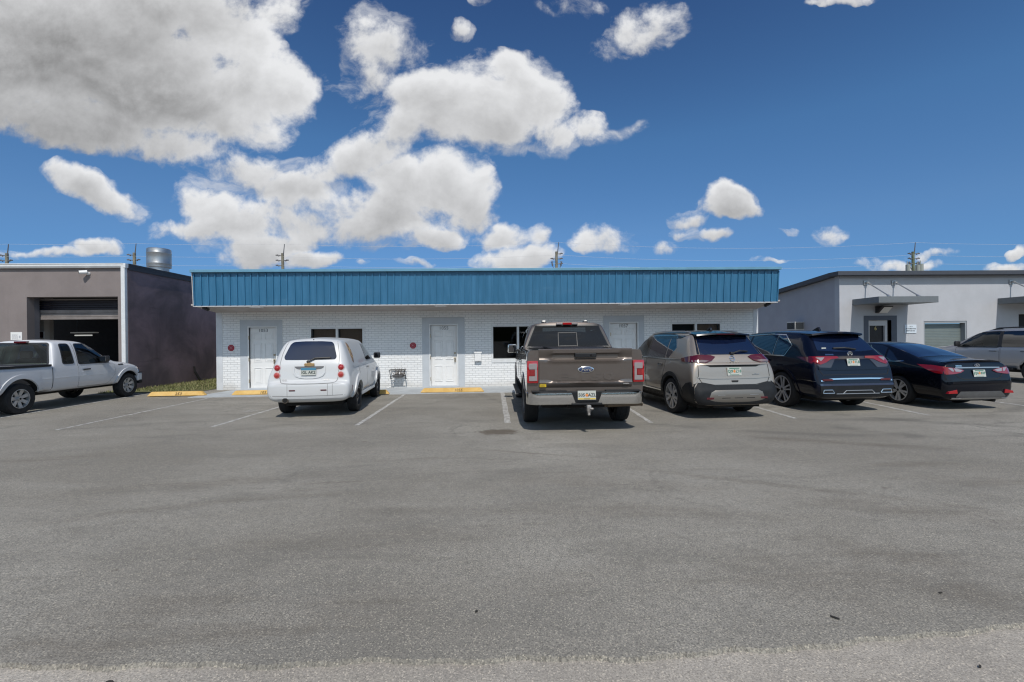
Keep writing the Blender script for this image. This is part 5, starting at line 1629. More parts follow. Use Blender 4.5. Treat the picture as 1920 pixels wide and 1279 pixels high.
    # right flank
    for s, vw in ((1, 'R'), (-1, 'L')):
        c.patch('side_window', [(2.02, 1.10), (3.15, 1.10), (2.72, 1.46), (2.10, 1.50)], vw, G_DARK, .006, None, 1)
        c.door([(1.95, .44), (3.30, .44), (3.36, 1.06), (1.95, 1.06)], vw, P_, (2.05, .93), P_)
        mb = MB(); c.strip('', [(.56, 1.02), (1.9, 1.035), (3.3, 1.02)], vw, None, .05, .006, False, None, mb, 1); c.part('shoulder_crease', mb, P_, None, True)
        c.strip('rear_door_gap', [(1.05, 1.0), (1.30, .44), (1.90, .44)], vw, mat('soft_gap', (.22, .22, .22), .8), .010, .003)
        for y in (ya, yb):
            mb = MB(); arc = [(y + .44 * cos(a), .33 + .44 * sin(a)) for a in [pi * (k - 2) / 20 for k in range(25)]]
            c.strip('', arc, vw, None, .15, .035, False, None, mb, h=.05); c.part('fender_flare', mb, P_, None, True)
        mb = MB(); mb.prism([(s * .82, 3.0), (s * .99, 2.98), (s * 1.01, 3.06), (s * .96, 3.16), (s * .82, 3.14)], 'z', 1.10, 1.25, .03); m_ = c.part('door_mirror', mb, M_BLK, None, True)
        mb = MB(); mb.box((min(s * .86, s * .98), 2.968, 1.12), (max(s * .86, s * .98), 2.984, 1.235), .004); c.part('mirror_glass', mb, G_DARK, m_)
        mb = MB(); mb.box((min(s * .70, s * .825), 1.4, .30), (max(s * .70, s * .825), 3.2, .39), .02); c.part('sill', mb, P_)
    # brown-and-gold advertising decal on the rear quarter
    mb = MB(); mb.mi = 0; pl = [(.60, 1.14), (.66, 1.08), (.80, 1.22), (.84, 1.36), (.81, 1.50), (.73, 1.54), (.64, 1.46), (.61, 1.30)]
    c.patch('', pl, 'R', None, .004, None, 1, .05, .006, mb)
    mb.mi = 1
    for a, b in (((.64, 1.44), (.81, 1.30)), ((.62, 1.28), (.80, 1.42)), ((.62, 1.26), (.76, 1.20))): c.strip('', [a, b], 'R', None, .03, .006, False, None, mb)
    mb.mi = 2; c.strip('', [(.64, 1.11), (.72, 1.17)], 'R', None, .025, .006, False, None, mb)
    c.part('side_decal', mb, [mat('decal_brown', (.30, .19, .12), .6, var=.4, vscale=14), mat('decal_gold', (.55, .40, .20), .5), mat('decal_dark', (.10, .07, .05), .6)])
    mb = MB(); mb.box((-.6, .4, .22), (.6, 4.1, .36)); mb.cyl((-.6, .95, .3), (.6, .95, .3), .05); c.part('underbody', mb, M_UNDER)
    c.patch('windscreen', [(-.52, 2.75), (.52, 2.75), (.64, 3.38), (-.64, 3.38)], 'T', G_DARK, .005)
    c.wheels((ya, yb), .745, .325, .215, .205, 'steel', mat('dark_steel_wheel', (.10, .10, .105), .4, .7))
panel_van()

# ================================================================== CHAMPAGNE CROSSOVER (right of the pickup)
def crossover():
    P_ = paint('champagne_paint', (0.345, 0.295, 0.245), .5, .34, .04)
    K_ = paint('black_roof_paint', (0.006, 0.007, 0.010), .2, .2, .0)
    o = onY(1381, 700, 8.80)
    c = Car('crossover', 'champagne crossover with black roof and silver lower bumper beside the pickup', 'car', (o.x - .15, 8.52), R(4.2), None, (.93, 1.02, 1.02))
    L_ = lambda *q: r8(.66, .26, .85, .32, *q)
    st = [(.0, r8(.5, .33, .70, .36, .79, .43, .79, .50, .72, .53, .5, .54, .545)), (.03, r8(.6, .29, .79, .33, .86, .46, .85, .57, .78, .61, .6, .63, .635)),
          (.065, r8(.62, .27, .83, .32, .895, .48, .885, .66, .80, .74, .6, .77, .78)), (.085, r8(.64, .26, .84, .32, .905, .52, .90, .80, .81, .91, .6, .94, .95)),
          (.125, L_(.915, .56, .905, .92, .80, 1.05, .6, 1.10, 1.11)), (.19, L_(.92, .58, .91, .99, .78, 1.17, .62, 1.205, 1.22)),
          (.42, L_(.92, .60, .90, 1.02, .70, 1.42, .56, 1.46, 1.475)), (.58, L_(.92, .60, .895, 1.03, .655, 1.575, .54, 1.62, 1.638)), (.78, L_(.92, .60, .895, 1.03, .64, 1.61, .5, 1.66, 1.68)),
          (1.6, L_(.92, .60, .895, 1.03, .63, 1.63, .5, 1.685, 1.70)), (2.4, L_(.92, .60, .895, 1.03, .63, 1.61, .5, 1.67, 1.69)), (2.85, L_(.92, .6, .895, 1.03, .62, 1.53, .5, 1.59, 1.61)),
          (3.55, L_(.91, .6, .88, 1.0, .72, 1.09, .6, 1.14, 1.16)), (4.2, L_(.89, .58, .85, .92, .7, 1.02, .5, 1.06, 1.075)), (4.52, r8(.6, .28, .78, .34, .82, .55, .76, .78, .6, .87, .4, .91, .92)), (4.648, r8(.45, .33, .58, .36, .62, .5, .58, .64, .48, .7, .3, .73, .74))]
    ya, yb = .98, 3.69
    c.loft(st, [P_], arches=[(ya, .36, .42, .52), (yb, .36, .42, .52)], tunnels=[([(2.35, 1.13), (3.2, 1.13), (2.80, 1.50), (2.40, 1.53)], 'x', -1.2, 1.2, M_CAB)])
    # black roof and spoiler
    c.patch('roof_panel', [(-.60, .60), (.60, .60), (.665, .95), (.67, 1.6), (.655, 2.6), (.60, 2.86), (-.60, 2.86), (-.655, 2.6), (-.67, 1.6), (-.665, .95)], 'T', K_, .006, None, 1, .035)
    mb = MB(); G = []
    for k in range(13):
        t = -1 + 2 * k / 12; x = .60 * t; q = 1 - .10 * t * t
        G.append([mb.bm.verts.new(p) for p in ((x, .70, 1.672 - .045 * abs(t) ** 3), (x, .36 + .07 * t * t, 1.632 - .03 * t * t), (x, .345 + .07 * t * t, 1.605 - .03 * t * t), (x, .52, 1.575 - .02 * t * t))])
    for A, B in zip(G[:-1], G[1:]):
        for i in range(4): mb.bm.faces.new((A[i], B[i], B[(i + 1) % 4], A[(i + 1) % 4]))
    mb.bm.faces.new(G[0]); mb.bm.faces.new(G[-1][::-1]); bmesh.ops.recalc_face_normals(mb.bm, faces=mb.bm.faces[:])
    sp = c.part('spoiler', mb, K_, None, True)
    mb = MB(); mb.box((-.2, .342, 1.598), (.2, .36, 1.612), .003); c.part('high_brake_lamp', mb, M_LREDD, sp)
    c.patch('rear_window', [(-.66, 1.215), (.66, 1.215), (.565, 1.58), (-.565, 1.58)], 'B', G_NAVY, .006)
    for s, vw in ((-1, 'L'), (1, 'R')):
        # black hatch pillar fin
        c.patch('pillar_trim', [(s * .668, 1.225), (s * .715, 1.22), (s * .598, 1.575), (s * .572, 1.58)], 'B', K_, .005)
        # lamps: rear face part and wrap on the flank
        L = c.patch('tail_lamp', [(s * .885, 1.085), (s * .84, 1.175), (s * .70, 1.21), (s * .45, 1.20), (s * .36, 1.17), (s * .46, 1.10), (s * .60, 1.06)], 'B', M_LREDD, .018)
        c.patch('flank_lens', [(.13, 1.07), (.17, 1.18), (.30, 1.19), (.62, 1.135), (.56, 1.075)], vw, M_LREDD, .012, L)
        c.patch('clear_lens', [(s * .84, 1.075), (s * .83, 1.105), (s * .66, 1.115), (s * .52, 1.10), (s * .62, 1.07)], 'B', mat('lamp_clear_dark', (.20, .15, .15), .1, .1, 1.), .021, L)
        # side glass
        c.patch('side_window', [(2.33, 1.12), (3.22, 1.12), (2.82, 1.52), (2.38, 1.555)], vw, G_MID, .005)
        c.patch('side_window', [(1.36, 1.12), (2.27, 1.12), (2.30, 1.56), (1.40, 1.57)], vw, G_NAVY, .005)
        c.patch('quarter_window', [(1.16, 1.12), (1.32, 1.12), (1.36, 1.57), (1.18, 1.56), (.98, 1.34)], vw, G_NAVY, .005)
        c.patch('pillar_cover', [(2.26, 1.12), (2.35, 1.12), (2.39, 1.56), (2.29, 1.565)], vw, K_, .006)
        mb = MB(); c.strip('', [(.60, 1.12), (1.16, 1.105), (3.3, 1.105)], vw, None, .016, .008, False, None, mb); c.strip('', [(1.16, 1.11), (.95, 1.35), (1.16, 1.585), (2.3, 1.60), (2.85, 1.56), (3.3, 1.12)], vw, None, .016, .008, False, None, mb); c.part('window_trim', mb, M_CHROME)
        c.door([(2.30, .40), (3.40, .40), (3.36, 1.08), (2.30, 1.08)], vw, P_, (2.38, .95)); c.door([(1.50, .40), (2.26, .40), (2.26, 1.08), (1.28, 1.08), (1.30, .90)], vw, P_, (1.36, .97))
        mb = MB(); c.strip('', [(2.05, .985), (2.09, .985)], vw, None, .03, .03, False, None, mb); 
        mb.bm.free()
        # plastic cladding round the arches and sills
        for y in (ya, yb):
            mb = MB(); arc = [(y + .455 * cos(a), .36 + .455 * sin(a)) for a in [pi * (k - 1) / 20 for k in range(23)]]
            c.strip('', arc, vw, None, .085, .014, False, None, mb); c.part('arch_cladding', mb, M_TRIMB, None, True)
        mb = MB(); c.strip('', [(1.42, .36), (3.26, .36)], vw, None, .13, .02, False, None, mb); mb.mi = 1; c.strip('', [(1.45, .43), (3.2, .43)], vw, None, .02, .025, False, None, mb); c.part('sill_cladding', mb, [M_TRIMB, M_CHROME])
        c.patch('bumper_corner', [(.05, .30), (.52, .30), (.46, .58), (.30, .68), (.06, .72)], vw, M_TRIMB, .012, None, 0)
        mb = MB(); c.strip('', [(.55, s * .56), (1.5, s * .595), (2.5, s * .575)], 'T', None, 1, 1, False, None, MB()) if False else None
        mb.bm.free()
        pts_ = [c.hit(s * x, y, 'T')[0] + Vector((0, 0, h)) for x, y, h in ((.55, .75, .01), (.575, .95, .035), (.58, 1.7, .04), (.565, 2.4, .035), (.55, 2.6, .01))]
        mb = MB(); mb.tube(pts_, .016); c.part('roof_rail', mb, M_SATIN, None, True)
        mb = MB(); mb.prism([(s * .92, 3.05), (s * 1.05, 3.03), (s * 1.07, 3.10), (s * 1.02, 3.22), (s * .92, 3.2)], 'z', 1.10, 1.24, .03); m_ = c.part('door_mirror', mb, K_, None, True)
    # tailgate pressings: shelf above the plate, shut lines, creases
    c.patch('plate_shelf', [(-.50, .985), (.50, .985), (.60, 1.02), (-.60, 1.02)], 'B', M_SEAM, .004)
    mb = MB(); G = []
    for k in range(17):
        t = -1 + 2 * k / 16; x = .78 * t
        d = .03 * (1 - abs(t) ** 6)
        p = [c.hit(x, z, 'B')[0] for z in (1.02, 1.035, 1.08)]
        G.append([mb.bm.verts.new(q) for q in (p[0] + Vector((0, .004, 0)), p[0] + Vector((0, -d, .006)), p[1] + Vector((0, -d - .002, 0)), p[2] + Vector((0, .004, 0)))])
    for A, B in zip(G[:-1], G[1:]):
        for i in range(3): mb.bm.faces.new((A[i], B[i], B[i + 1], A[i + 1]))
    bmesh.ops.recalc_face_normals(mb.bm, faces=mb.bm.faces[:]); c.part('tailgate_ledge', mb, P_, None, True)
    mb = MB(); c.strip('', [(-.76, 1.06), (-.775, .80), (-.72, .705), (-.45, .655), (.45, .655), (.72, .705), (.775, .80), (.76, 1.06)], 'B', None, .011, .003, False, None, mb); c.part('tailgate_gap', mb, M_SEAM)
    mb = MB(); c.strip('', [(-.80, .80), (-.5, .775), (.5, .775), (.80, .80)], 'B', None, .02, .012, False, None, mb); c.part('tailgate_crease', mb, P_, None, True)
    c.patch('release_handle', [(-.08, .735), (.08, .735), (.065, .70), (-.065, .70)], 'B', M_SEAM, .006, None, 1)
    # dark bumper and silver lower guard
    c.patch('rear_bumper', [(-.80, .30), (.80, .30), (.87, .44), (.87, .60), (.80, .70), (.70, .70), (.45, .645), (-.45, .645), (-.70, .70), (-.80, .70), (-.87, .60), (-.87, .44)], 'B', M_TRIMB, .020, None, 0, .035)
    mb = MB(); G = []
    for k in range(21):
        t = -1 + 2 * k / 20; x = .80 * t; top = .565 - .03 * abs(t) ** 4; lo = .335 + .015 * t * t
        tt = .62 * t if True else 0
        y0 = -.040 + .085 * abs(t) ** 4
        xl = .85 * t; xt = .76 * t + .04 * t * abs(t) ** 3
        G.append([mb.bm.verts.new(p) for p in ((xl, y0 + .09, lo - .01), (xl, y0 + .02, lo), (xl * .98, y0 - .005, lo + .05), (xt * 1.02, y0, top - .03), (xt, y0 + .015, top), (xt, y0 + .09, top + .005))])
    for A, B in zip(G[:-1], G[1:]):
        for i in range(5): mb.bm.faces.new((A[i], B[i], B[i + 1], A[i + 1]))
    bmesh.ops.recalc_face_normals(mb.bm, faces=mb.bm.faces[:]); sk = c.part('lower_guard', mb, mat('silver_guard', (.20, .185, .165), .4, .5), None, True)
    for x in (-.25, .02, .28):
        mb = MB(); mb.box((x - .09, -.046, .412), (x + .09, -.02, .424), .003); c.part('guard_slot', mb, M_SEAM, sk)
    mb = MB(); mb.box((-.42, -.041, .468), (.45, -.02, .476), .002); c.part('guard_ridge', mb, M_SATIN, sk)
    for s in (-1, 1):
        mb = MB(); x = s * .575; mb.prism([(x - .09, .395), (x + .09, .395), (x + .075, .432), (x - .075, .432)], 'y', -.052 + .02, -.0 + .02, .003); c.part('reflector', mb, M_LREDD, sk)
    # badges
    p, n_ = c.hit(0, 1.14, 'B'); mb = MB()
    Mx = Matrix.Translation(p + n_ * .006) @ Matrix.Rotation(pi / 2 - math.atan2(n_.z, -n_.y), 4, 'X')
    k = []
    for i in range(28):
        a0, a1 = 2 * pi * i / 28, 2 * pi * (i + 1) / 28
        if abs(sin(a0)) < .18: continue
        for (r0, r1, z0) in ((.046, .058, .006),):
            mb.face([Mx @ Vector((r0 * cos(a0), r0 * sin(a0), z0)), Mx @ Vector((r1 * cos(a0), r1 * sin(a0), z0)), Mx @ Vector((r1 * cos(a1), r1 * sin(a1), z0)), Mx @ Vector((r0 * cos(a1), r0 * sin(a1), z0))])
            mb.face([Mx @ Vector((r1 * cos(a0), r1 * sin(a0), z0)), Mx @ Vector((r1 * cos(a0), r1 * sin(a0), -.01)), Mx @ Vector((r1 * cos(a1), r1 * sin(a1), -.01)), Mx @ Vector((r1 * cos(a1), r1 * sin(a1), z0))])
    mb.text('NISSAN', .027, Mx @ Matrix.Translation((0, 0, .004)), .002, bold=.001)
    mb.mi = 1; mb.prism([(-.056, -.016), (.056, -.016), (.056, .016), (-.056, .016)], 'z', -.002, .002) if False else None
    c.part('round_badge', mb, [M_CHROME, M_BLK])
    badge_text(c, 'ROGUE', .045, 0, 1.062, P_, bold=.001, space=2.4, depth=.006, off=.012)
    badge_text(c, 'PLATINUM', .030, .47, .845, M_SATIN, bold=.001)
    c.plate_on(.0, .90, .012, txt=('QJ9', 'Z18'), kind='orange')
    # wiper, antenna
    a = c.hit(.02, 1.235, 'B')[0] + Vector((0, -.03, 0)); b = c.hit(.40, 1.27, 'B')[0] + Vector((0, -.02, 0))
    mb = MB(); mb.box((a.x - .03, a.y - .02, a.z - .02), (a.x + .05, a.y + .04, a.z + .03), .01); mb.tube([a, a.lerp(b, .5) + Vector((0, -.01, .035)), b], .014); c.part('rear_wiper', mb, M_BLK)
    p = c.hit(.0, .95, 'T')[0]; mb = MB(); mb.prism([(.85, p.z), (1.06, p.z), (.90, p.z + .065), (.87, p.z + .065)], 'x', -.02, .02, .008); c.part('roof_antenna', mb, K_)
    mb = MB(); mb.box((-.68, .25, .20), (.68, 4.2, .34)); mb.cyl((-.45, .12, .27), (.0, .12, .27), .05); mb.cyl((-.7, ya, .34), (.7, ya, .34), .05); c.part('underbody', mb, M_UNDER)
    c.seats([(2.35, (-.38, .38))], .8, .62, .5)
    c.patch('windscreen', [(-.55, 2.92), (.55, 2.92), (.68, 3.5), (-.68, 3.5)], 'T', G_DARK, .005)
    c.wheels((ya, yb), .785, .362, .235, .272, 'five_split', mat('machined_alloy', (.50, .48, .46), .35, .45))
crossover()

# ================================================================== DARK NAVY LARGE SUV
def large_suv():
    P_ = paint('navy_black_paint', (0.0030, 0.0045, 0.013), .1, .25, .0, .55, .1)
    o = onY(1606, 690, 9.3)
    c = Car('sport_utility_vehicle', 'glossy navy black SUV with sharp red tail lamps and a chrome line across its bumper', 'car', (o.x - .16, 9.08), R(3.0), None, (.905, 1, 1.01))
    L_ = lambda *q: r8(.70, .27, .90, .33, *q)
    st = [(.0, r8(.5, .38, .74, .40, .86, .48, .86, .56, .78, .60, .5, .61, .615)), (.03, r8(.62, .32, .85, .36, .93, .50, .92, .63, .85, .68, .6, .70, .71)),
          (.075, r8(.66, .29, .89, .34, .96, .53, .95, .74, .87, .84, .62, .87, .88)), (.11, L_(.975, .55, .965, .86, .87, .98, .64, 1.01, 1.02)), (.17, L_(.985, .58, .965, .97, .86, 1.11, .68, 1.15, 1.165)),
          (.28, L_(.99, .60, .96, 1.03, .82, 1.21, .66, 1.25, 1.265)), (.54, L_(.99, .62, .955, 1.06, .73, 1.48, .58, 1.53, 1.545)), (.68, L_(.99, .62, .955, 1.06, .69, 1.58, .55, 1.63, 1.65)),
          (.9, L_(.99, .62, .955, 1.06, .67, 1.615, .53, 1.67, 1.69)), (1.8, L_(.99, .62, .955, 1.05, .66, 1.64, .52, 1.70, 1.715)), (2.7, L_(.99, .62, .955, 1.05, .65, 1.61, .52, 1.67, 1.69)), (3.2, L_(.985, .62, .955, 1.05, .64, 1.53, .52, 1.58, 1.6)),
          (3.95, L_(.975, .6, .94, 1.02, .78, 1.10, .62, 1.14, 1.16)), (4.6, L_(.95, .58, .9, .95, .74, 1.04, .5, 1.08, 1.10)), (4.93, r8(.6, .3, .84, .36, .86, .55, .8, .8, .64, .9, .4, .94, .95)), (5.04, r8(.45, .35, .62, .4, .66, .52, .6, .68, .5, .74, .3, .76, .77))]
    ya, yb = 1.07, 3.96
    c.loft(st, [P_], arches=[(ya, .385, .44, .55), (yb, .385, .44, .55)])
    mb = MB(); G = []
    for k in range(13):
        t = -1 + 2 * k / 12; x = .64 * t
        G.append([mb.bm.verts.new(p) for p in ((x, .86, 1.685 - .05 * abs(t) ** 3), (x, .42 + .10 * t * t, 1.655 - .04 * t * t), (x, .405 + .10 * t * t, 1.62 - .04 * t * t), (x, .62, 1.585 - .03 * t * t))])
    for A, B in zip(G[:-1], G[1:]):
        for i in range(4): mb.bm.faces.new((A[i], B[i], B[(i + 1) % 4], A[(i + 1) % 4]))
    mb.bm.faces.new(G[0]); mb.bm.faces.new(G[-1][::-1]); bmesh.ops.recalc_face_normals(mb.bm, faces=mb.bm.faces[:]); c.part('spoiler', mb, P_, None, True)
    c.patch('rear_window', [(-.70, 1.265), (-.3, 1.235), (.3, 1.235), (.70, 1.265), (.575, 1.60), (-.575, 1.60)], 'B', G_NAVY, .006)
    for s, vw in ((-1, 'L'), (1, 'R')):
        L = c.patch('tail_lamp', [(s * .93, 1.045), (s * .90, 1.135), (s * .70, 1.145), (s * .34, 1.14), (s * .32, 1.105), (s * .52, 1.085), (s * .66, 1.02), (s * .80, .98)], 'B', M_LRED2, .016)
        c.patch('flank_lens', [(.13, .99), (.14, 1.13), (.35, 1.13), (.66, 1.125), (.50, 1.08), (.30, 1.03)], vw, M_LREDD, .010, L)
        c.patch('clear_lens', [(s * .84, 1.115), (s * .66, 1.12), (s * .77, 1.045)], 'B', M_LCLR, .021, L)
        c.patch('lamp_recess', [(s * .88, .985), (s * .66, 1.015), (s * .52, 1.08), (s * .42, 1.09), (s * .56, .92), (s * .80, .90)], 'B', M_LSMK, .008, L)
        c.patch('side_window', [(2.50, 1.15), (3.55, 1.15), (3.15, 1.53), (2.55, 1.575)], vw, G_NAVY, .005)
        c.patch('side_window', [(1.50, 1.15), (2.44, 1.15), (2.47, 1.58), (1.56, 1.60)], vw, G_NAVY, .005)
        c.patch('quarter_window', [(1.10, 1.15), (1.44, 1.15), (1.50, 1.60), (1.30, 1.58), (.96, 1.38)], vw, G_NAVY, .005)
        mb = MB(); c.strip('', [(3.6, 1.135), (1.06, 1.135), (.93, 1.37), (1.28, 1.60), (1.8, 1.625), (2.6, 1.60), (3.2, 1.55), (3.62, 1.15)], vw, None, .020, .009, False, None, mb)
        c.strip('', [(1.47, 1.14), (1.52, 1.61)], vw, None, .014, .009, False, None, mb); c.part('window_trim', mb, M_CHROME)
        c.door([(2.48, .42), (3.72, .42), (3.70, 1.12), (2.48, 1.12)], vw, P_, (2.56, 1.0), P_); c.door([(1.62, .42), (2.44, .42), (2.44, 1.12), (1.42, 1.12), (1.42, .95)], vw, P_, (1.52, 1.02), P_)
        for y in (ya, yb):
            mb = MB(); arc = [(y + .475 * cos(a), .385 + .475 * sin(a)) for a in [pi * (k - 1) / 20 for k in range(23)]]
            c.strip('', arc, vw, None, .07, .016, False, None, mb); c.part('arch_lip', mb, P_, None, True)
        mb = MB(); c.strip('', [(.06, .645), (.30, .66), (.60, .655)], vw, None, .014, .010, False, None, mb); c.part('flank_chrome', mb, M_CHROME)
        mb = MB(); p, n_ = c.hit(s * .70, .655, 'B'); mb.prism([(p.x - .13, p.z - .0), (p.x + .13, p.z), (p.x + .10, p.z + .045), (p.x - .12, p.z + .04)], 'y', p.y - .016, p.y + .05, .004); c.part('reflector', mb, M_LREDD)
        # exhaust finisher
        mb = MB()
        x0, x1 = s * .56, s * .83
        for a, b in (((x0, .41), (x1, .41)), ((x1, .41), (x1 - s * .02, .475)), ((x1 - s * .02, .475), (x0 + s * .05, .475)), ((x0 + s * .05, .475), (x0, .41))): mb.cyl((a[0], -.005, a[1]), (b[0], -.005, b[1]), .011, n=8)
        mb.mi = 1; mb.prism([(x0, .412), (x1, .412), (x1 - s * .02, .473), (x0 + s * .05, .473)], 'y', .002, .08); c.part('exhaust_finisher', mb, [M_CHROME, M_WELL])
        mb = MB(); mb.prism([(s * .97, 3.35), (s * 1.12, 3.33), (s * 1.14, 3.42), (s * 1.08, 3.52), (s * .97, 3.5)], 'z', 1.13, 1.28, .03); c.part('door_mirror', mb, P_, None, True)
    c.patch('lamp_bridge', [(-.60, 1.085), (.60, 1.085), (.60, 1.14), (-.60, 1.14)], 'B', M_LSMK, .008)
    mb = MB(); c.strip('', [(-.86, .655), (-.60, .690), (-.3, .695), (.3, .695), (.60, .690), (.86, .655)], 'B', None, .028, .014, False, None, mb); c.part('bumper_chrome', mb, M_CHROME)
    mb = MB(); c.strip('', [(-.82, .98), (-.84, .86), (-.78, .775), (.78, .775), (.84, .86), (.82, .98)], 'B', None, .012, .003, False, None, mb); c.part('tailgate_gap', mb, M_SEAM)
    mb = MB(); c.strip('', [(-.86, .905), (-.5, .89), (.5, .89), (.86, .905)], 'B', None, .045, .014, False, None, mb); c.part('tailgate_crease', mb, P_, None, True)
    c.patch('lower_valance', [(-.86, .33), (.86, .33), (.88, .56), (-.88, .56)], 'B', M_TRIMB, .010)
    c.patch('valance_lip', [(-.88, .56), (.88, .56), (.885, .60), (-.885, .60)], 'B', mat('navy_satin', (.03, .045, .09), .35, 0, .6), .012)
    mb = MB()
    for a, b in (((-.36, .395), (-.28, .46)), ((-.28, .46), (.34, .46)), ((.34, .46), (.42, .395)), ((-.52, .395), (.52, .395))): mb.cyl((a[0], -.012, a[1]), (b[0], -.012, b[1]), .009, n=8)
    c.part('valance_trim', mb, M_SATIN)
    c.plate_on(0, 1.02, .016, txt=('IZ7', 'TLB'), kind='orange')
    p, n_ = c.hit(0, 1.185, 'B'); mb = MB(); q = p + n_ * .012
    for k in range(24):
        a0, a1 = 2 * pi * k / 24, 2 * pi * (k + 1) / 24
        mb.cyl((q.x + .058 * cos(a0), q.y, q.z + .05 * sin(a0)), (q.x + .058 * cos(a1), q.y, q.z + .05 * sin(a1)), .007, n=6)
    mb.cyl((q.x - .012, q.y, q.z + .045), (q.x - .038, q.y, q.z - .038), .008, n=6); mb.cyl((q.x + .012, q.y, q.z + .045), (q.x + .038, q.y, q.z - .038), .008, n=6); mb.cyl((q.x - .02, q.y, q.z), (q.x + .02, q.y, q.z), .007, n=6)
    c.part('oval_badge', mb, M_CHROME)
    badge_text(c, 'ADVANCE', .042, -.50, 1.175, M_CHROME, bold=.003, off=.006)
    p, n_ = c.hit(-.52, 1.305, 'B'); mb = MB(); mb.box((p.x - .055, p.y - .014, p.z - .022), (p.x + .055, p.y - .008, p.z + .022)); c.part('window_sticker', mb, M_PLATE)
    a = c.hit(-.30, 1.31, 'B')[0] + Vector((0, -.02, 0)); b = c.hit(.22, 1.285, 'B')[0] + Vector((0, -.03, 0))
    mb = MB(); mb.tube([a, a.lerp(b, .5) + Vector((0, -.02, .022)), b], .018); c.part('rear_wiper', mb, M_BLK)
    p = c.hit(0, 1.1, 'T')[0]; mb = MB(); mb.prism([(.98, p.z - .01), (1.26, p.z - .01), (1.06, p.z + .075), (1.02, p.z + .075)], 'x', -.022, .022, .01); c.part('roof_antenna', mb, P_)
    mb = MB(); mb.box((-.72, .3, .22), (.72, 4.5, .36)); mb.cyl((-.7, ya, .36), (.7, ya, .36), .05); c.part('underbody', mb, M_UNDER)
    c.patch('windscreen', [(-.55, 3.28), (.55, 3.28), (.70, 3.88), (-.70, 3.88)], 'T', G_DARK, .005)
    c.wheels((ya, yb), .86, .39, .255, .305, 'multi', mat('bright_alloy', (.46, .46, .47), .32, .45))
large_suv()

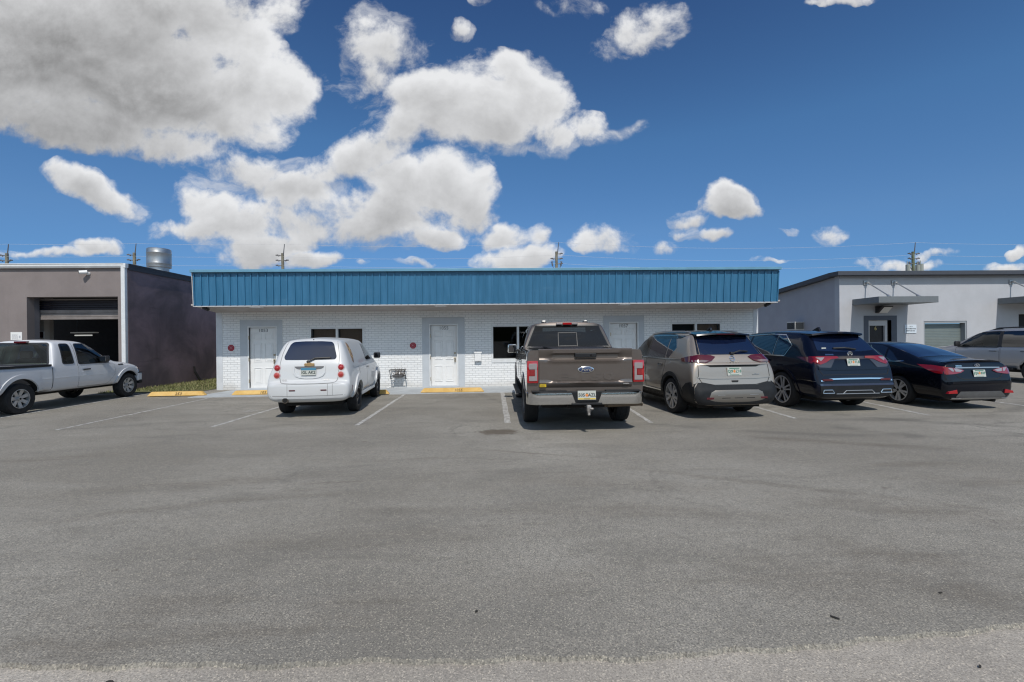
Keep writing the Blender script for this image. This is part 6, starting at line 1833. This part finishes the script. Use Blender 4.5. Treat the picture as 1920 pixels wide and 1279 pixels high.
# ================================================================== BLACK SEDAN
def sedan():
    P_ = paint('black_sedan_paint', (0.0030, 0.0038, 0.008), .1, .25, .0, .55, .1)
    o = onY(1836, 700, 9.3)
    c = Car('sedan', 'glossy black sedan with long red and clear tail lamps, last in the front row', 'car', (o.x - .08, 9.20), R(1.6), None, (.885, 1, .975))
    L_ = lambda *q: r8(.64, .20, .83, .26, *q)
    st = [(.0, r8(.5, .26, .66, .29, .75, .40, .74, .58, .66, .64, .45, .655, .665)), (.03, r8(.58, .23, .76, .28, .835, .44, .82, .65, .73, .73, .5, .755, .765)),
          (.075, r8(.62, .21, .81, .26, .875, .48, .855, .75, .76, .88, .55, .92, .935)), (.10, L_(.89, .50, .862, .80, .765, .96, .58, 1.005, 1.02)), (.13, L_(.90, .50, .868, .82, .77, .985, .58, 1.035, 1.05)),
          (.30, L_(.91, .52, .878, .86, .77, 1.0, .6, 1.045, 1.06)), (.70, L_(.915, .55, .888, .90, .76, 1.05, .6, 1.09, 1.105)), (1.2, L_(.918, .56, .888, .93, .68, 1.22, .54, 1.275, 1.295)),
          (1.75, L_(.918, .56, .888, .94, .605, 1.375, .47, 1.43, 1.45)), (2.3, L_(.918, .56, .888, .94, .60, 1.41, .46, 1.455, 1.475)), (2.7, L_(.918, .56, .885, .94, .60, 1.36, .46, 1.41, 1.43)),
          (3.55, L_(.91, .56, .87, .91, .72, .98, .6, 1.02, 1.035)), (4.3, L_(.88, .52, .82, .80, .66, .88, .45, .91, .92)), (4.65, r8(.6, .22, .76, .28, .80, .46, .74, .64, .58, .72, .38, .75, .76)), (4.82, r8(.4, .28, .52, .32, .56, .44, .52, .54, .44, .58, .3, .60, .61))]
    ya, yb = 1.09, 3.885
    c.loft(st, [P_], arches=[(ya, .335, .39, .5), (yb, .335, .39, .5)])
    c.patch('rear_window', [(-.66, .78), (.66, .78), (.55, 1.62), (-.55, 1.62)], 'T', G_NAVY, .005)
    mb = MB(); mb.box((-.18, 1.70, 1.437), (.18, 1.74, 1.447), .003); mb.bm.free()
    for s, vw in ((-1, 'L'), (1, 'R')):
        L = c.patch('tail_lamp', [(s * .86, .80), (s * .83, .93), (s * .60, .905), (s * .40, .865), (s * .36, .845), (s * .46, .80), (s * .62, .775), (s * .80, .765)], 'B', M_LRED2, .016)
        c.patch('flank_lens', [(.09, .78), (.10, .93), (.35, .955), (.66, .96), (.42, .86), (.22, .79)], vw, M_LRED2, .010, L)
        c.patch('clear_lens', [(s * .74, .905), (s * .60, .893), (s * .40, .855), (s * .47, .82), (s * .66, .83)], 'B', M_LCLR, .021, L)
        c.patch('lamp_divider', [(s * .635, .91), (s * .615, .905), (s * .585, .82), (s * .61, .82)], 'B', M_LRED2, .025, L)
        c.patch('side_window', [(2.30, 1.0), (3.35, .99), (2.72, 1.36), (2.33, 1.40)], vw, G_DARK, .005)
        c.patch('side_window', [(1.52, 1.01), (2.24, 1.0), (2.27, 1.40), (1.80, 1.38), (1.60, 1.32)], vw, G_DARK, .005)
        c.patch('quarter_window', [(1.14, 1.02), (1.46, 1.01), (1.54, 1.28), (1.40, 1.21)], vw, G_DARK, .005)
        mb = MB(); c.strip('', [(1.0, 1.015), (1.2, 1.0), (3.4, .975)], vw, None, .018, .009, False, None, mb); c.part('belt_trim', mb, M_CHROME)
        c.door([(2.28, .32), (3.38, .32), (3.44, .96), (2.28, .97)], vw, P_, (2.36, .87)); c.door([(1.56, .32), (2.24, .32), (2.24, .97), (1.28, .98), (1.36, .80)], vw, P_, (1.40, .89))
        p, n_ = c.hit(s * .72, .40, 'B'); mb = MB(); mb.prism([(p.x - s * .13, .365), (p.x + s * .10, .36), (p.x + s * .08, .41), (p.x - s * .11, .445)], 'y', p.y - .014, p.y + .06, .003); c.part('reflector', mb, M_LRED)
        mb = MB(); mb.prism([(s * .9, 3.02), (s * 1.03, 3.0), (s * 1.05, 3.07), (s * 1.0, 3.17), (s * .9, 3.15)], 'z', .97, 1.09, .03); c.part('door_mirror', mb, P_, None, True)
    # boot lid: lip, chrome bar, shut line
    mb = MB(); G = []
    for k in range(15):
        t = -1 + 2 * k / 14; x = .70 * t
        p = c.hit(x, .30 + .02 * t * t, 'T')[0]
        e = 1 - abs(t) ** 4
        G.append([mb.bm.verts.new(q) for q in ((p.x, .34, p.z - .002), (p.x, .17 + .05 * t * t, p.z + .004 + .022 * e), (p.x, .075 + .07 * t * t, p.z + .012 * e), (p.x, .085 + .07 * t * t, p.z - .02), (p.x, .20, p.z - .03))])
    for A, B in zip(G[:-1], G[1:]):
        for i in range(5): mb.bm.faces.new((A[i], B[i], B[(i + 1) % 5], A[(i + 1) % 5]))
    mb.bm.faces.new(G[0]); mb.bm.faces.new(G[-1][::-1]); bmesh.ops.recalc_face_normals(mb.bm, faces=mb.bm.faces[:]); c.part('boot_lip', mb, P_, None, True)
    mb = MB(); c.strip('', [(-.56, .905), (-.3, .908), (.3, .908), (.56, .905)], 'B', None, .026, .014, False, None, mb); c.part('boot_bar', mb, M_SATIN)
    mb = MB(); c.strip('', [(-.70, .97), (-.72, .90), (-.52, .70), (-.40, .665), (.40, .665), (.52, .70), (.72, .90), (.70, .97)], 'B', None, .011, .003, False, None, mb); c.part('boot_gap', mb, M_SEAM)
    mb = MB(); c.strip('', [(-.80, .585), (-.5, .60), (.5, .60), (.80, .585)], 'B', None, .05, .012, False, None, mb); c.part('bumper_crease', mb, P_, None, True)
    c.patch('lower_valance', [(-.60, .24), (.60, .24), (.62, .30), (.50, .405), (-.50, .405), (-.62, .30)], 'B', mat('grey_valance', (.075, .075, .075), .45, var=.15), .010)
    mb = MB(); c.strip('', [(-.70, .255), (.70, .255)], 'B', None, .025, .014, False, None, mb); c.part('valance_strip', mb, M_SATIN)
    mb = MB(); mb.cyl((.42, .3, .20), (.42, .06, .205), .04, n=16); c.part('exhaust_pipe', mb, M_UNDER, None, True)
    c.plate_on(.0, .785, .014, txt=('JQ4', '83P'), kind='orange')
    p, n_ = c.hit(.0, .955, 'B'); mb = MB(); q = p + n_ * .014
    for k in range(24):
        a0, a1 = 2 * pi * k / 24, 2 * pi * (k + 1) / 24
        mb.cyl((q.x + .062 * cos(a0), q.y, q.z + .032 * sin(a0)), (q.x + .062 * cos(a1), q.y, q.z + .032 * sin(a1)), .0065, n=6)
    mb.cyl((q.x - .012, q.y, q.z + .026), (q.x - .03, q.y, q.z - .024), .007, n=6); mb.cyl((q.x + .03, q.y, q.z + .024), (q.x + .012, q.y, q.z - .026), .007, n=6); mb.cyl((q.x - .02, q.y, q.z), (q.x + .02, q.y, q.z), .007, n=6)
    c.part('oval_badge', mb, M_CHROME)
    badge_text(c, 'SONATA', .038, -.46, .945, M_CHROME, bold=.002, off=.008)
    mb = MB(); mb.box((-.66, .3, .16), (.66, 4.3, .26)); mb.cyl((-.68, ya, .31), (.68, ya, .31), .045); c.part('underbody', mb, M_UNDER)
    c.patch('windscreen', [(-.52, 2.78), (.52, 2.78), (.64, 3.45), (-.64, 3.45)], 'T', G_DARK, .005)
    c.wheels((ya, yb), .80, .332, .225, .258, 'ten', mat('silver_alloy', (.55, .54, .52), .4, .4))
sedan()

# ================================================================== WHITE EXTENDED-CAB PICKUP (left edge)
def small_pickup():
    P_ = paint('white_truck_paint', (0.58, 0.59, 0.61), 0, .4, .05, .6)
    c = Car('compact_pickup_truck', 'white extended cab compact pickup at the left edge of the photo', 'pickup truck', (-11.56, 9.40), R(2.6))
    bed = r8(.66, .44, .82, .47, .865, .62, .865, .90, .85, 1.02, .80, 1.045, 1.045)
    cab = lambda dz=0: r8(.66, .40, .82, .44, .865, .62, .86, 1.0, .70, 1.57 + dz, .56, 1.655 + dz, 1.685 + dz)
    st = [(.08, bed), (.12, bed), (1.0, bed), (1.90, bed), (1.96, r8(.66, .40, .82, .44, .865, .62, .86, .92, .845, 1.03, .78, 1.05, 1.05)), (1.98, r8(.66, .40, .82, .44, .865, .62, .86, .95, .83, 1.04, .76, 1.06, 1.06)),
          (2.14, cab(-.02)), (2.22, cab()), (2.7, cab(.01)), (3.05, cab(-.02)), (3.22, r8(.66, .40, .82, .44, .865, .62, .86, 1.0, .72, 1.46, .60, 1.53, 1.56)),
          (3.86, r8(.66, .40, .82, .44, .865, .62, .86, .95, .80, 1.04, .62, 1.09, 1.10)), (4.5, r8(.66, .40, .82, .44, .86, .62, .85, .90, .78, .98, .55, 1.03, 1.04)), (4.84, r8(.64, .4, .78, .44, .82, .6, .80, .82, .72, .90, .5, .93, .94)), (4.94, r8(.6, .42, .7, .46, .74, .58, .72, .70, .66, .76, .5, .78, .78))]
    ya, yb = 1.17, 4.36
    c.loft(st, [P_], arches=[(ya, .35, .44, .50), (yb, .35, .42, .50)],
           tunnels=[([(-.70, 1.08), (.70, 1.08), (.56, 1.575), (-.56, 1.575)], 'y', 1.8, 3.75, M_GCAB), ([(2.26, 1.09), (2.52, 1.09), (2.52, 1.55), (2.30, 1.55)], 'x', -1.2, 1.2, M_GCAB), ([(2.70, 1.06), (3.62, 1.06), (3.12, 1.55), (2.72, 1.55)], 'x', -1.2, 1.2, M_GCAB),
                    ([(-.74, .14), (.74, .14), (.74, 1.89), (-.74, 1.89)], 'z', .62, 1.6, M_TRIMB)])
    gl = c.patch('rear_window', [(-.72, 1.075), (.72, 1.075), (.58, 1.585), (-.58, 1.585)], 'B', G_CLEAR, .006)
    mb = MB(); c.strip('', [(-.72, 1.07), (.72, 1.07), (.58, 1.588), (-.58, 1.588)], 'B', None, .04, .009, True, None, mb, 1); c.part('window_seal', mb, M_BLK, gl)
    mb = MB(); mb.box((-.14, 2.07, 1.60), (.14, 2.2, 1.65), .01); c.part('high_brake_lamp', mb, M_LREDD)
    for s, vw in ((1, 'R'), (-1, 'L')):
        g1 = c.patch('quarter_window', [(2.24, 1.08), (2.54, 1.08), (2.54, 1.565), (2.30, 1.565)], vw, G_MID, .006, None, 1)
        mb = MB(); c.strip('', [(2.235, 1.075), (2.545, 1.075), (2.545, 1.57), (2.295, 1.57)], vw, None, .022, .009, True, None, mb, 1); c.part('window_seal', mb, M_BLK, g1)
        d = c.door([(2.66, .46), (3.60, .46), (3.84, .72), (3.84, 1.0), (2.66, 1.0)], vw, P_, (2.78, .90), M_BLK)
        g2 = c.patch('side_window', [(2.69, 1.055), (3.66, 1.055), (3.13, 1.565), (2.72, 1.565)], vw, G_MID, .006, None, 1)
        mb = MB(); c.strip('', [(2.68, 1.05), (3.68, 1.05), (3.135, 1.57), (2.71, 1.57)], vw, None, .022, .009, True, None, mb, 1); c.part('window_seal', mb, M_BLK, g2)
        c.strip('cab_gap', [(2.645, 1.0), (2.645, 1.60)], vw, mat('soft_gap', (.22, .22, .22), .8), .010, .003)
        mb = MB(); c.strip('', [(1.935, .46), (1.935, 1.05)], vw, None, .016, .003, False, None, mb); c.part('bed_gap', mb, M_SEAM)
        for a_, b_ in ((.12, ya - .5), (ya + .5, 1.9), (1.98, 3.86)): c.strip('side_moulding', [(a_, .74), (b_, .745)], vw, P_, .022, .010)
        for y, rr in ((ya, .49), (yb, .47)):
            mb = MB(); arc = [(y + rr * cos(a), .35 + rr * sin(a)) for a in [pi * (k - 1) / 22 for k in range(25)]]
            c.strip('', arc, vw, None, .085, .028, False, None, mb, h=.03); c.part('arch_flare', mb, P_, None, True)
        mb = MB(); a, b = sorted((s * .76, s * .86)); mb.box((a, .10, 1.035), (b, 1.92, 1.085), .012); c.part('bed_rail_cap', mb, M_TRIMB)
        c.patch('fender_vent', [(3.98, .955), (4.18, .955), (4.18, .985), (3.98, .985)], vw, M_SEAM, .006)
        c.patch('headlamp', [(4.74, .72), (4.89, .72), (4.89, .90), (4.79, .90)], vw, M_LCLR, .010)
        mb = MB(); mb.prism([(s * .84, 3.32), (s * 1.04, 3.30), (s * 1.06, 3.38), (s * 1.0, 3.48), (s * .84, 3.46)], 'z', 1.08, 1.24, .03); m_ = c.part('door_mirror', mb, M_BLK, None, True)
        mb = MB(); a, b = sorted((s * .88, s * 1.03)); mb.box((a, 3.288, 1.10), (b, 3.304, 1.225), .004); c.part('mirror_glass', mb, G_DARK, m_)
        mb = MB(); a, b = sorted((s * .80, s * .90)); mb.box((a, .05, .85), (b, .14, 1.0), .01); c.part('tail_lamp', mb, M_LRED)
    mb = MB(); mb.box((-.86, -.06, .45), (.86, .06, .60), .02); c.part('rear_bumper', mb, M_CHROME)
    mb = MB(); mb.prism([(-.86, 4.70), (-.86, 4.88), (-.72, 5.0), (.72, 5.0), (.86, 4.88), (.86, 4.70)], 'z', .44, .68, .03); f = c.part('front_bumper', mb, P_)
    mb = MB(); mb.prism([(-.865, 4.76), (-.865, 4.88), (-.73, 5.005), (.73, 5.005), (.865, 4.88), (.865, 4.76)], 'z', .36, .47, .02); mb.prism([(-.862, 4.74), (-.862, 4.88), (-.722, 5.002), (.722, 5.002), (.862, 4.88), (.862, 4.74)], 'z', .675, .70); c.part('bumper_trim', mb, M_TRIMB, f)
    mb = MB(); mb.box((-.5, .3, .34), (.5, 4.7, .46)); mb.cyl((-.66, ya, .36), (.66, ya, .36), .05); mb.cyl((-.62, 1.7, .30), (-.62, 2.6, .30), .0, n=8) if False else None; c.part('underbody', mb, M_UNDER)
    mb = MB(); mb.cyl((-.25, .6, .42), (.5, .6, .42), .0, n=8) if False else None; mb.ball((-.1, .75, .40), (.34, .34, .12)); c.part('spare_wheel', mb, M_RUB, None, True)
    c.seats([(2.75, (-.34, .34))], .74, .58, .46)
    mb = MB(); mb.box((-.7, 3.45, .8), (.7, 3.75, 1.07), .05); c.part('dashboard', mb, M_GCAB)
    c.patch('windscreen', [(-.58, 3.14), (.58, 3.14), (.70, 3.78), (-.70, 3.78)], 'T', G_CLEAR, .005)
    c.wheels((ya, yb), .745, .345, .225, .218, 'seven', mat('argent_wheel', (.45, .44, .43), .4, .4))
small_pickup()

# ================================================================== SILVER LARGE SUV (right edge, standing across)
def silver_suv():
    P_ = paint('silver_paint', (0.40, 0.405, 0.42), .45, .34)
    # front wheel region sits behind the sedan; the nose points left and slightly away
    r1 = ray(1800, 650); r2 = ray(1905, 700); r1 = r1.x / r1.y; r2 = r2.x / r2.y
    xs_ = 1.80 / (1 / r1 - 1 / r2); y_m = xs_ / r1
    c = Car('silver_sport_utility_vehicle', 'silver SUV with black roof rails standing beyond the sedan at the right edge', 'car', (xs_ + 1.0, y_m - 3.5), R(0), None, (1, 1, .955))
    L_ = lambda *q: r8(.74, .42, .93, .46, *q)
    st = [(.0, r8(.6, .5, .84, .52, .92, .66, .90, .9, .84, 1.05, .6, 1.1, 1.12)), (.06, L_(.98, .7, .96, 1.1, .86, 1.3, .7, 1.36, 1.38)), (.3, L_(1.0, .72, .98, 1.18, .80, 1.74, .66, 1.82, 1.85)), (.5, L_(1.0, .72, .98, 1.18, .79, 1.78, .64, 1.86, 1.89)),
          (1.5, L_(1.0, .72, .98, 1.18, .79, 1.80, .64, 1.88, 1.91)), (2.6, L_(1.0, .72, .98, 1.18, .78, 1.78, .64, 1.86, 1.89)), (3.05, L_(1.0, .72, .98, 1.17, .77, 1.72, .62, 1.79, 1.82)),
          (3.95, L_(1.0, .72, .97, 1.14, .86, 1.22, .7, 1.27, 1.29)), (4.6, L_(.98, .7, .95, 1.08, .84, 1.17, .6, 1.21, 1.22)), (5.05, r8(.7, .46, .9, .5, .93, .7, .88, .95, .76, 1.05, .5, 1.1, 1.1)), (5.2, r8(.6, .5, .76, .54, .8, .66, .76, .82, .68, .88, .5, .9, .9))]
    ya, yb = 1.18, 4.28
    c.loft(st, [P_], arches=[(ya, .40, .48, .55), (yb, .40, .48, .55)], tunnels=[([(2.30, 1.23), (3.55, 1.23), (3.02, 1.70), (2.34, 1.74)], 'x', -1.4, 1.4, M_GCAB)])
    for s, vw in ((-1, 'L'), (1, 'R')):
        g = c.patch('side_window', [(2.28, 1.215), (3.62, 1.215), (3.03, 1.72), (2.33, 1.76)], vw, G_CLEAR, .006, None, 1)
        mb = MB(); c.strip('', [(2.26, 1.205), (3.66, 1.205), (3.04, 1.73), (2.31, 1.77)], vw, None, .04, .008, True, None, mb, 1); c.part('window_seal', mb, M_BLK, g)
        c.patch('side_window', [(1.30, 1.215), (2.16, 1.215), (2.22, 1.77), (1.36, 1.78)], vw, G_DARK, .006, None, 1)
        c.patch('quarter_window', [(.42, 1.22), (1.20, 1.215), (1.26, 1.78), (.52, 1.76)], vw, G_DARK, .006, None, 1)
        c.patch('pillar_cover', [(2.15, 1.205), (2.29, 1.205), (2.34, 1.77), (2.21, 1.78)], vw, M_BLK, .004)
        c.door([(2.22, .60), (3.62, .60), (3.70, 1.19), (2.22, 1.19)], vw, P_, (2.30, 1.06)); c.door([(1.58, .60), (2.18, .60), (2.18, 1.19), (1.26, 1.19), (1.28, .95)], vw, P_, (1.36, 1.07))
        mb = MB(); c.strip('', [(1.62, .64), (3.75, .60)], vw, None, .10, .018, False, None, mb); c.part('side_cladding', mb, P_, None, True)
        mb = MB(); a, b = sorted((s * .90, s * 1.06)); mb.box((a, 1.75, .42), (b, 3.75, .50), .015); c.part('running_board', mb, M_TRIMB)
        for y in (ya, yb):
            mb = MB(); arc = [(y + .52 * cos(a), .40 + .52 * sin(a)) for a in [pi * (k - 1) / 22 for k in range(25)]]
            c.strip('', arc, vw, None, .09, .02, False, None, mb); c.part('arch_lip', mb, P_, None, True)
        pts_ = [c.hit(s * .62, y, 'T')[0] + Vector((0, 0, h)) for y, h in ((2.72, .0), (2.5, .05), (1.4, .055), (.7, .05), (.55, .0))]
        mb = MB(); mb.tube(pts_, .022); mb.prism([(2.50, pts_[1].z + .02), (2.86, pts_[0].z - .03), (2.35, pts_[1].z - .06)], 'x', s * .62 - .025, s * .62 + .025); c.part('roof_rail', mb, M_BLK)
        mb = MB(); mb.prism([(s * .98, 3.48), (s * 1.16, 3.46), (s * 1.19, 3.53), (s * 1.12, 3.62), (s * .98, 3.6)], 'z', 1.22, 1.42, .04); c.part('door_mirror', mb, M_BLK, None, True)
    c.seats([(2.5, (-.45, .45)), (1.5, (-.45, .45))], .9, .66, .55)
    mb = MB(); mb.box((-.85, 3.5, .95), (.85, 3.85, 1.24), .05); c.part('dashboard', mb, M_CAB)
    mb = MB()
    for k in range(24):
        a0, a1 = 2 * pi * k / 24, 2 * pi * (k + 1) / 24
        mb.cyl((-.45 + .19 * cos(a0), 3.40 - .05 * sin(a0), 1.24 + .18 * sin(a0)), (-.45 + .19 * cos(a1), 3.40 - .05 * sin(a1), 1.24 + .18 * sin(a1)), .014, n=6)
    c.part('steering_wheel', mb, M_BLK)
    mb = MB(); mb.box((-.75, .2, .34), (.75, 4.8, .48)); c.part('underbody', mb, M_UNDER)
    c.patch('windscreen', [(-.70, 3.14), (.70, 3.14), (.80, 3.88), (-.80, 3.88)], 'T', G_CLEAR, .005)
    c.wheels((ya, yb), .86, .40, .27, .25, 'six', mat('alloy_grey', (.30, .29, .28), .35, .9))
silver_suv()
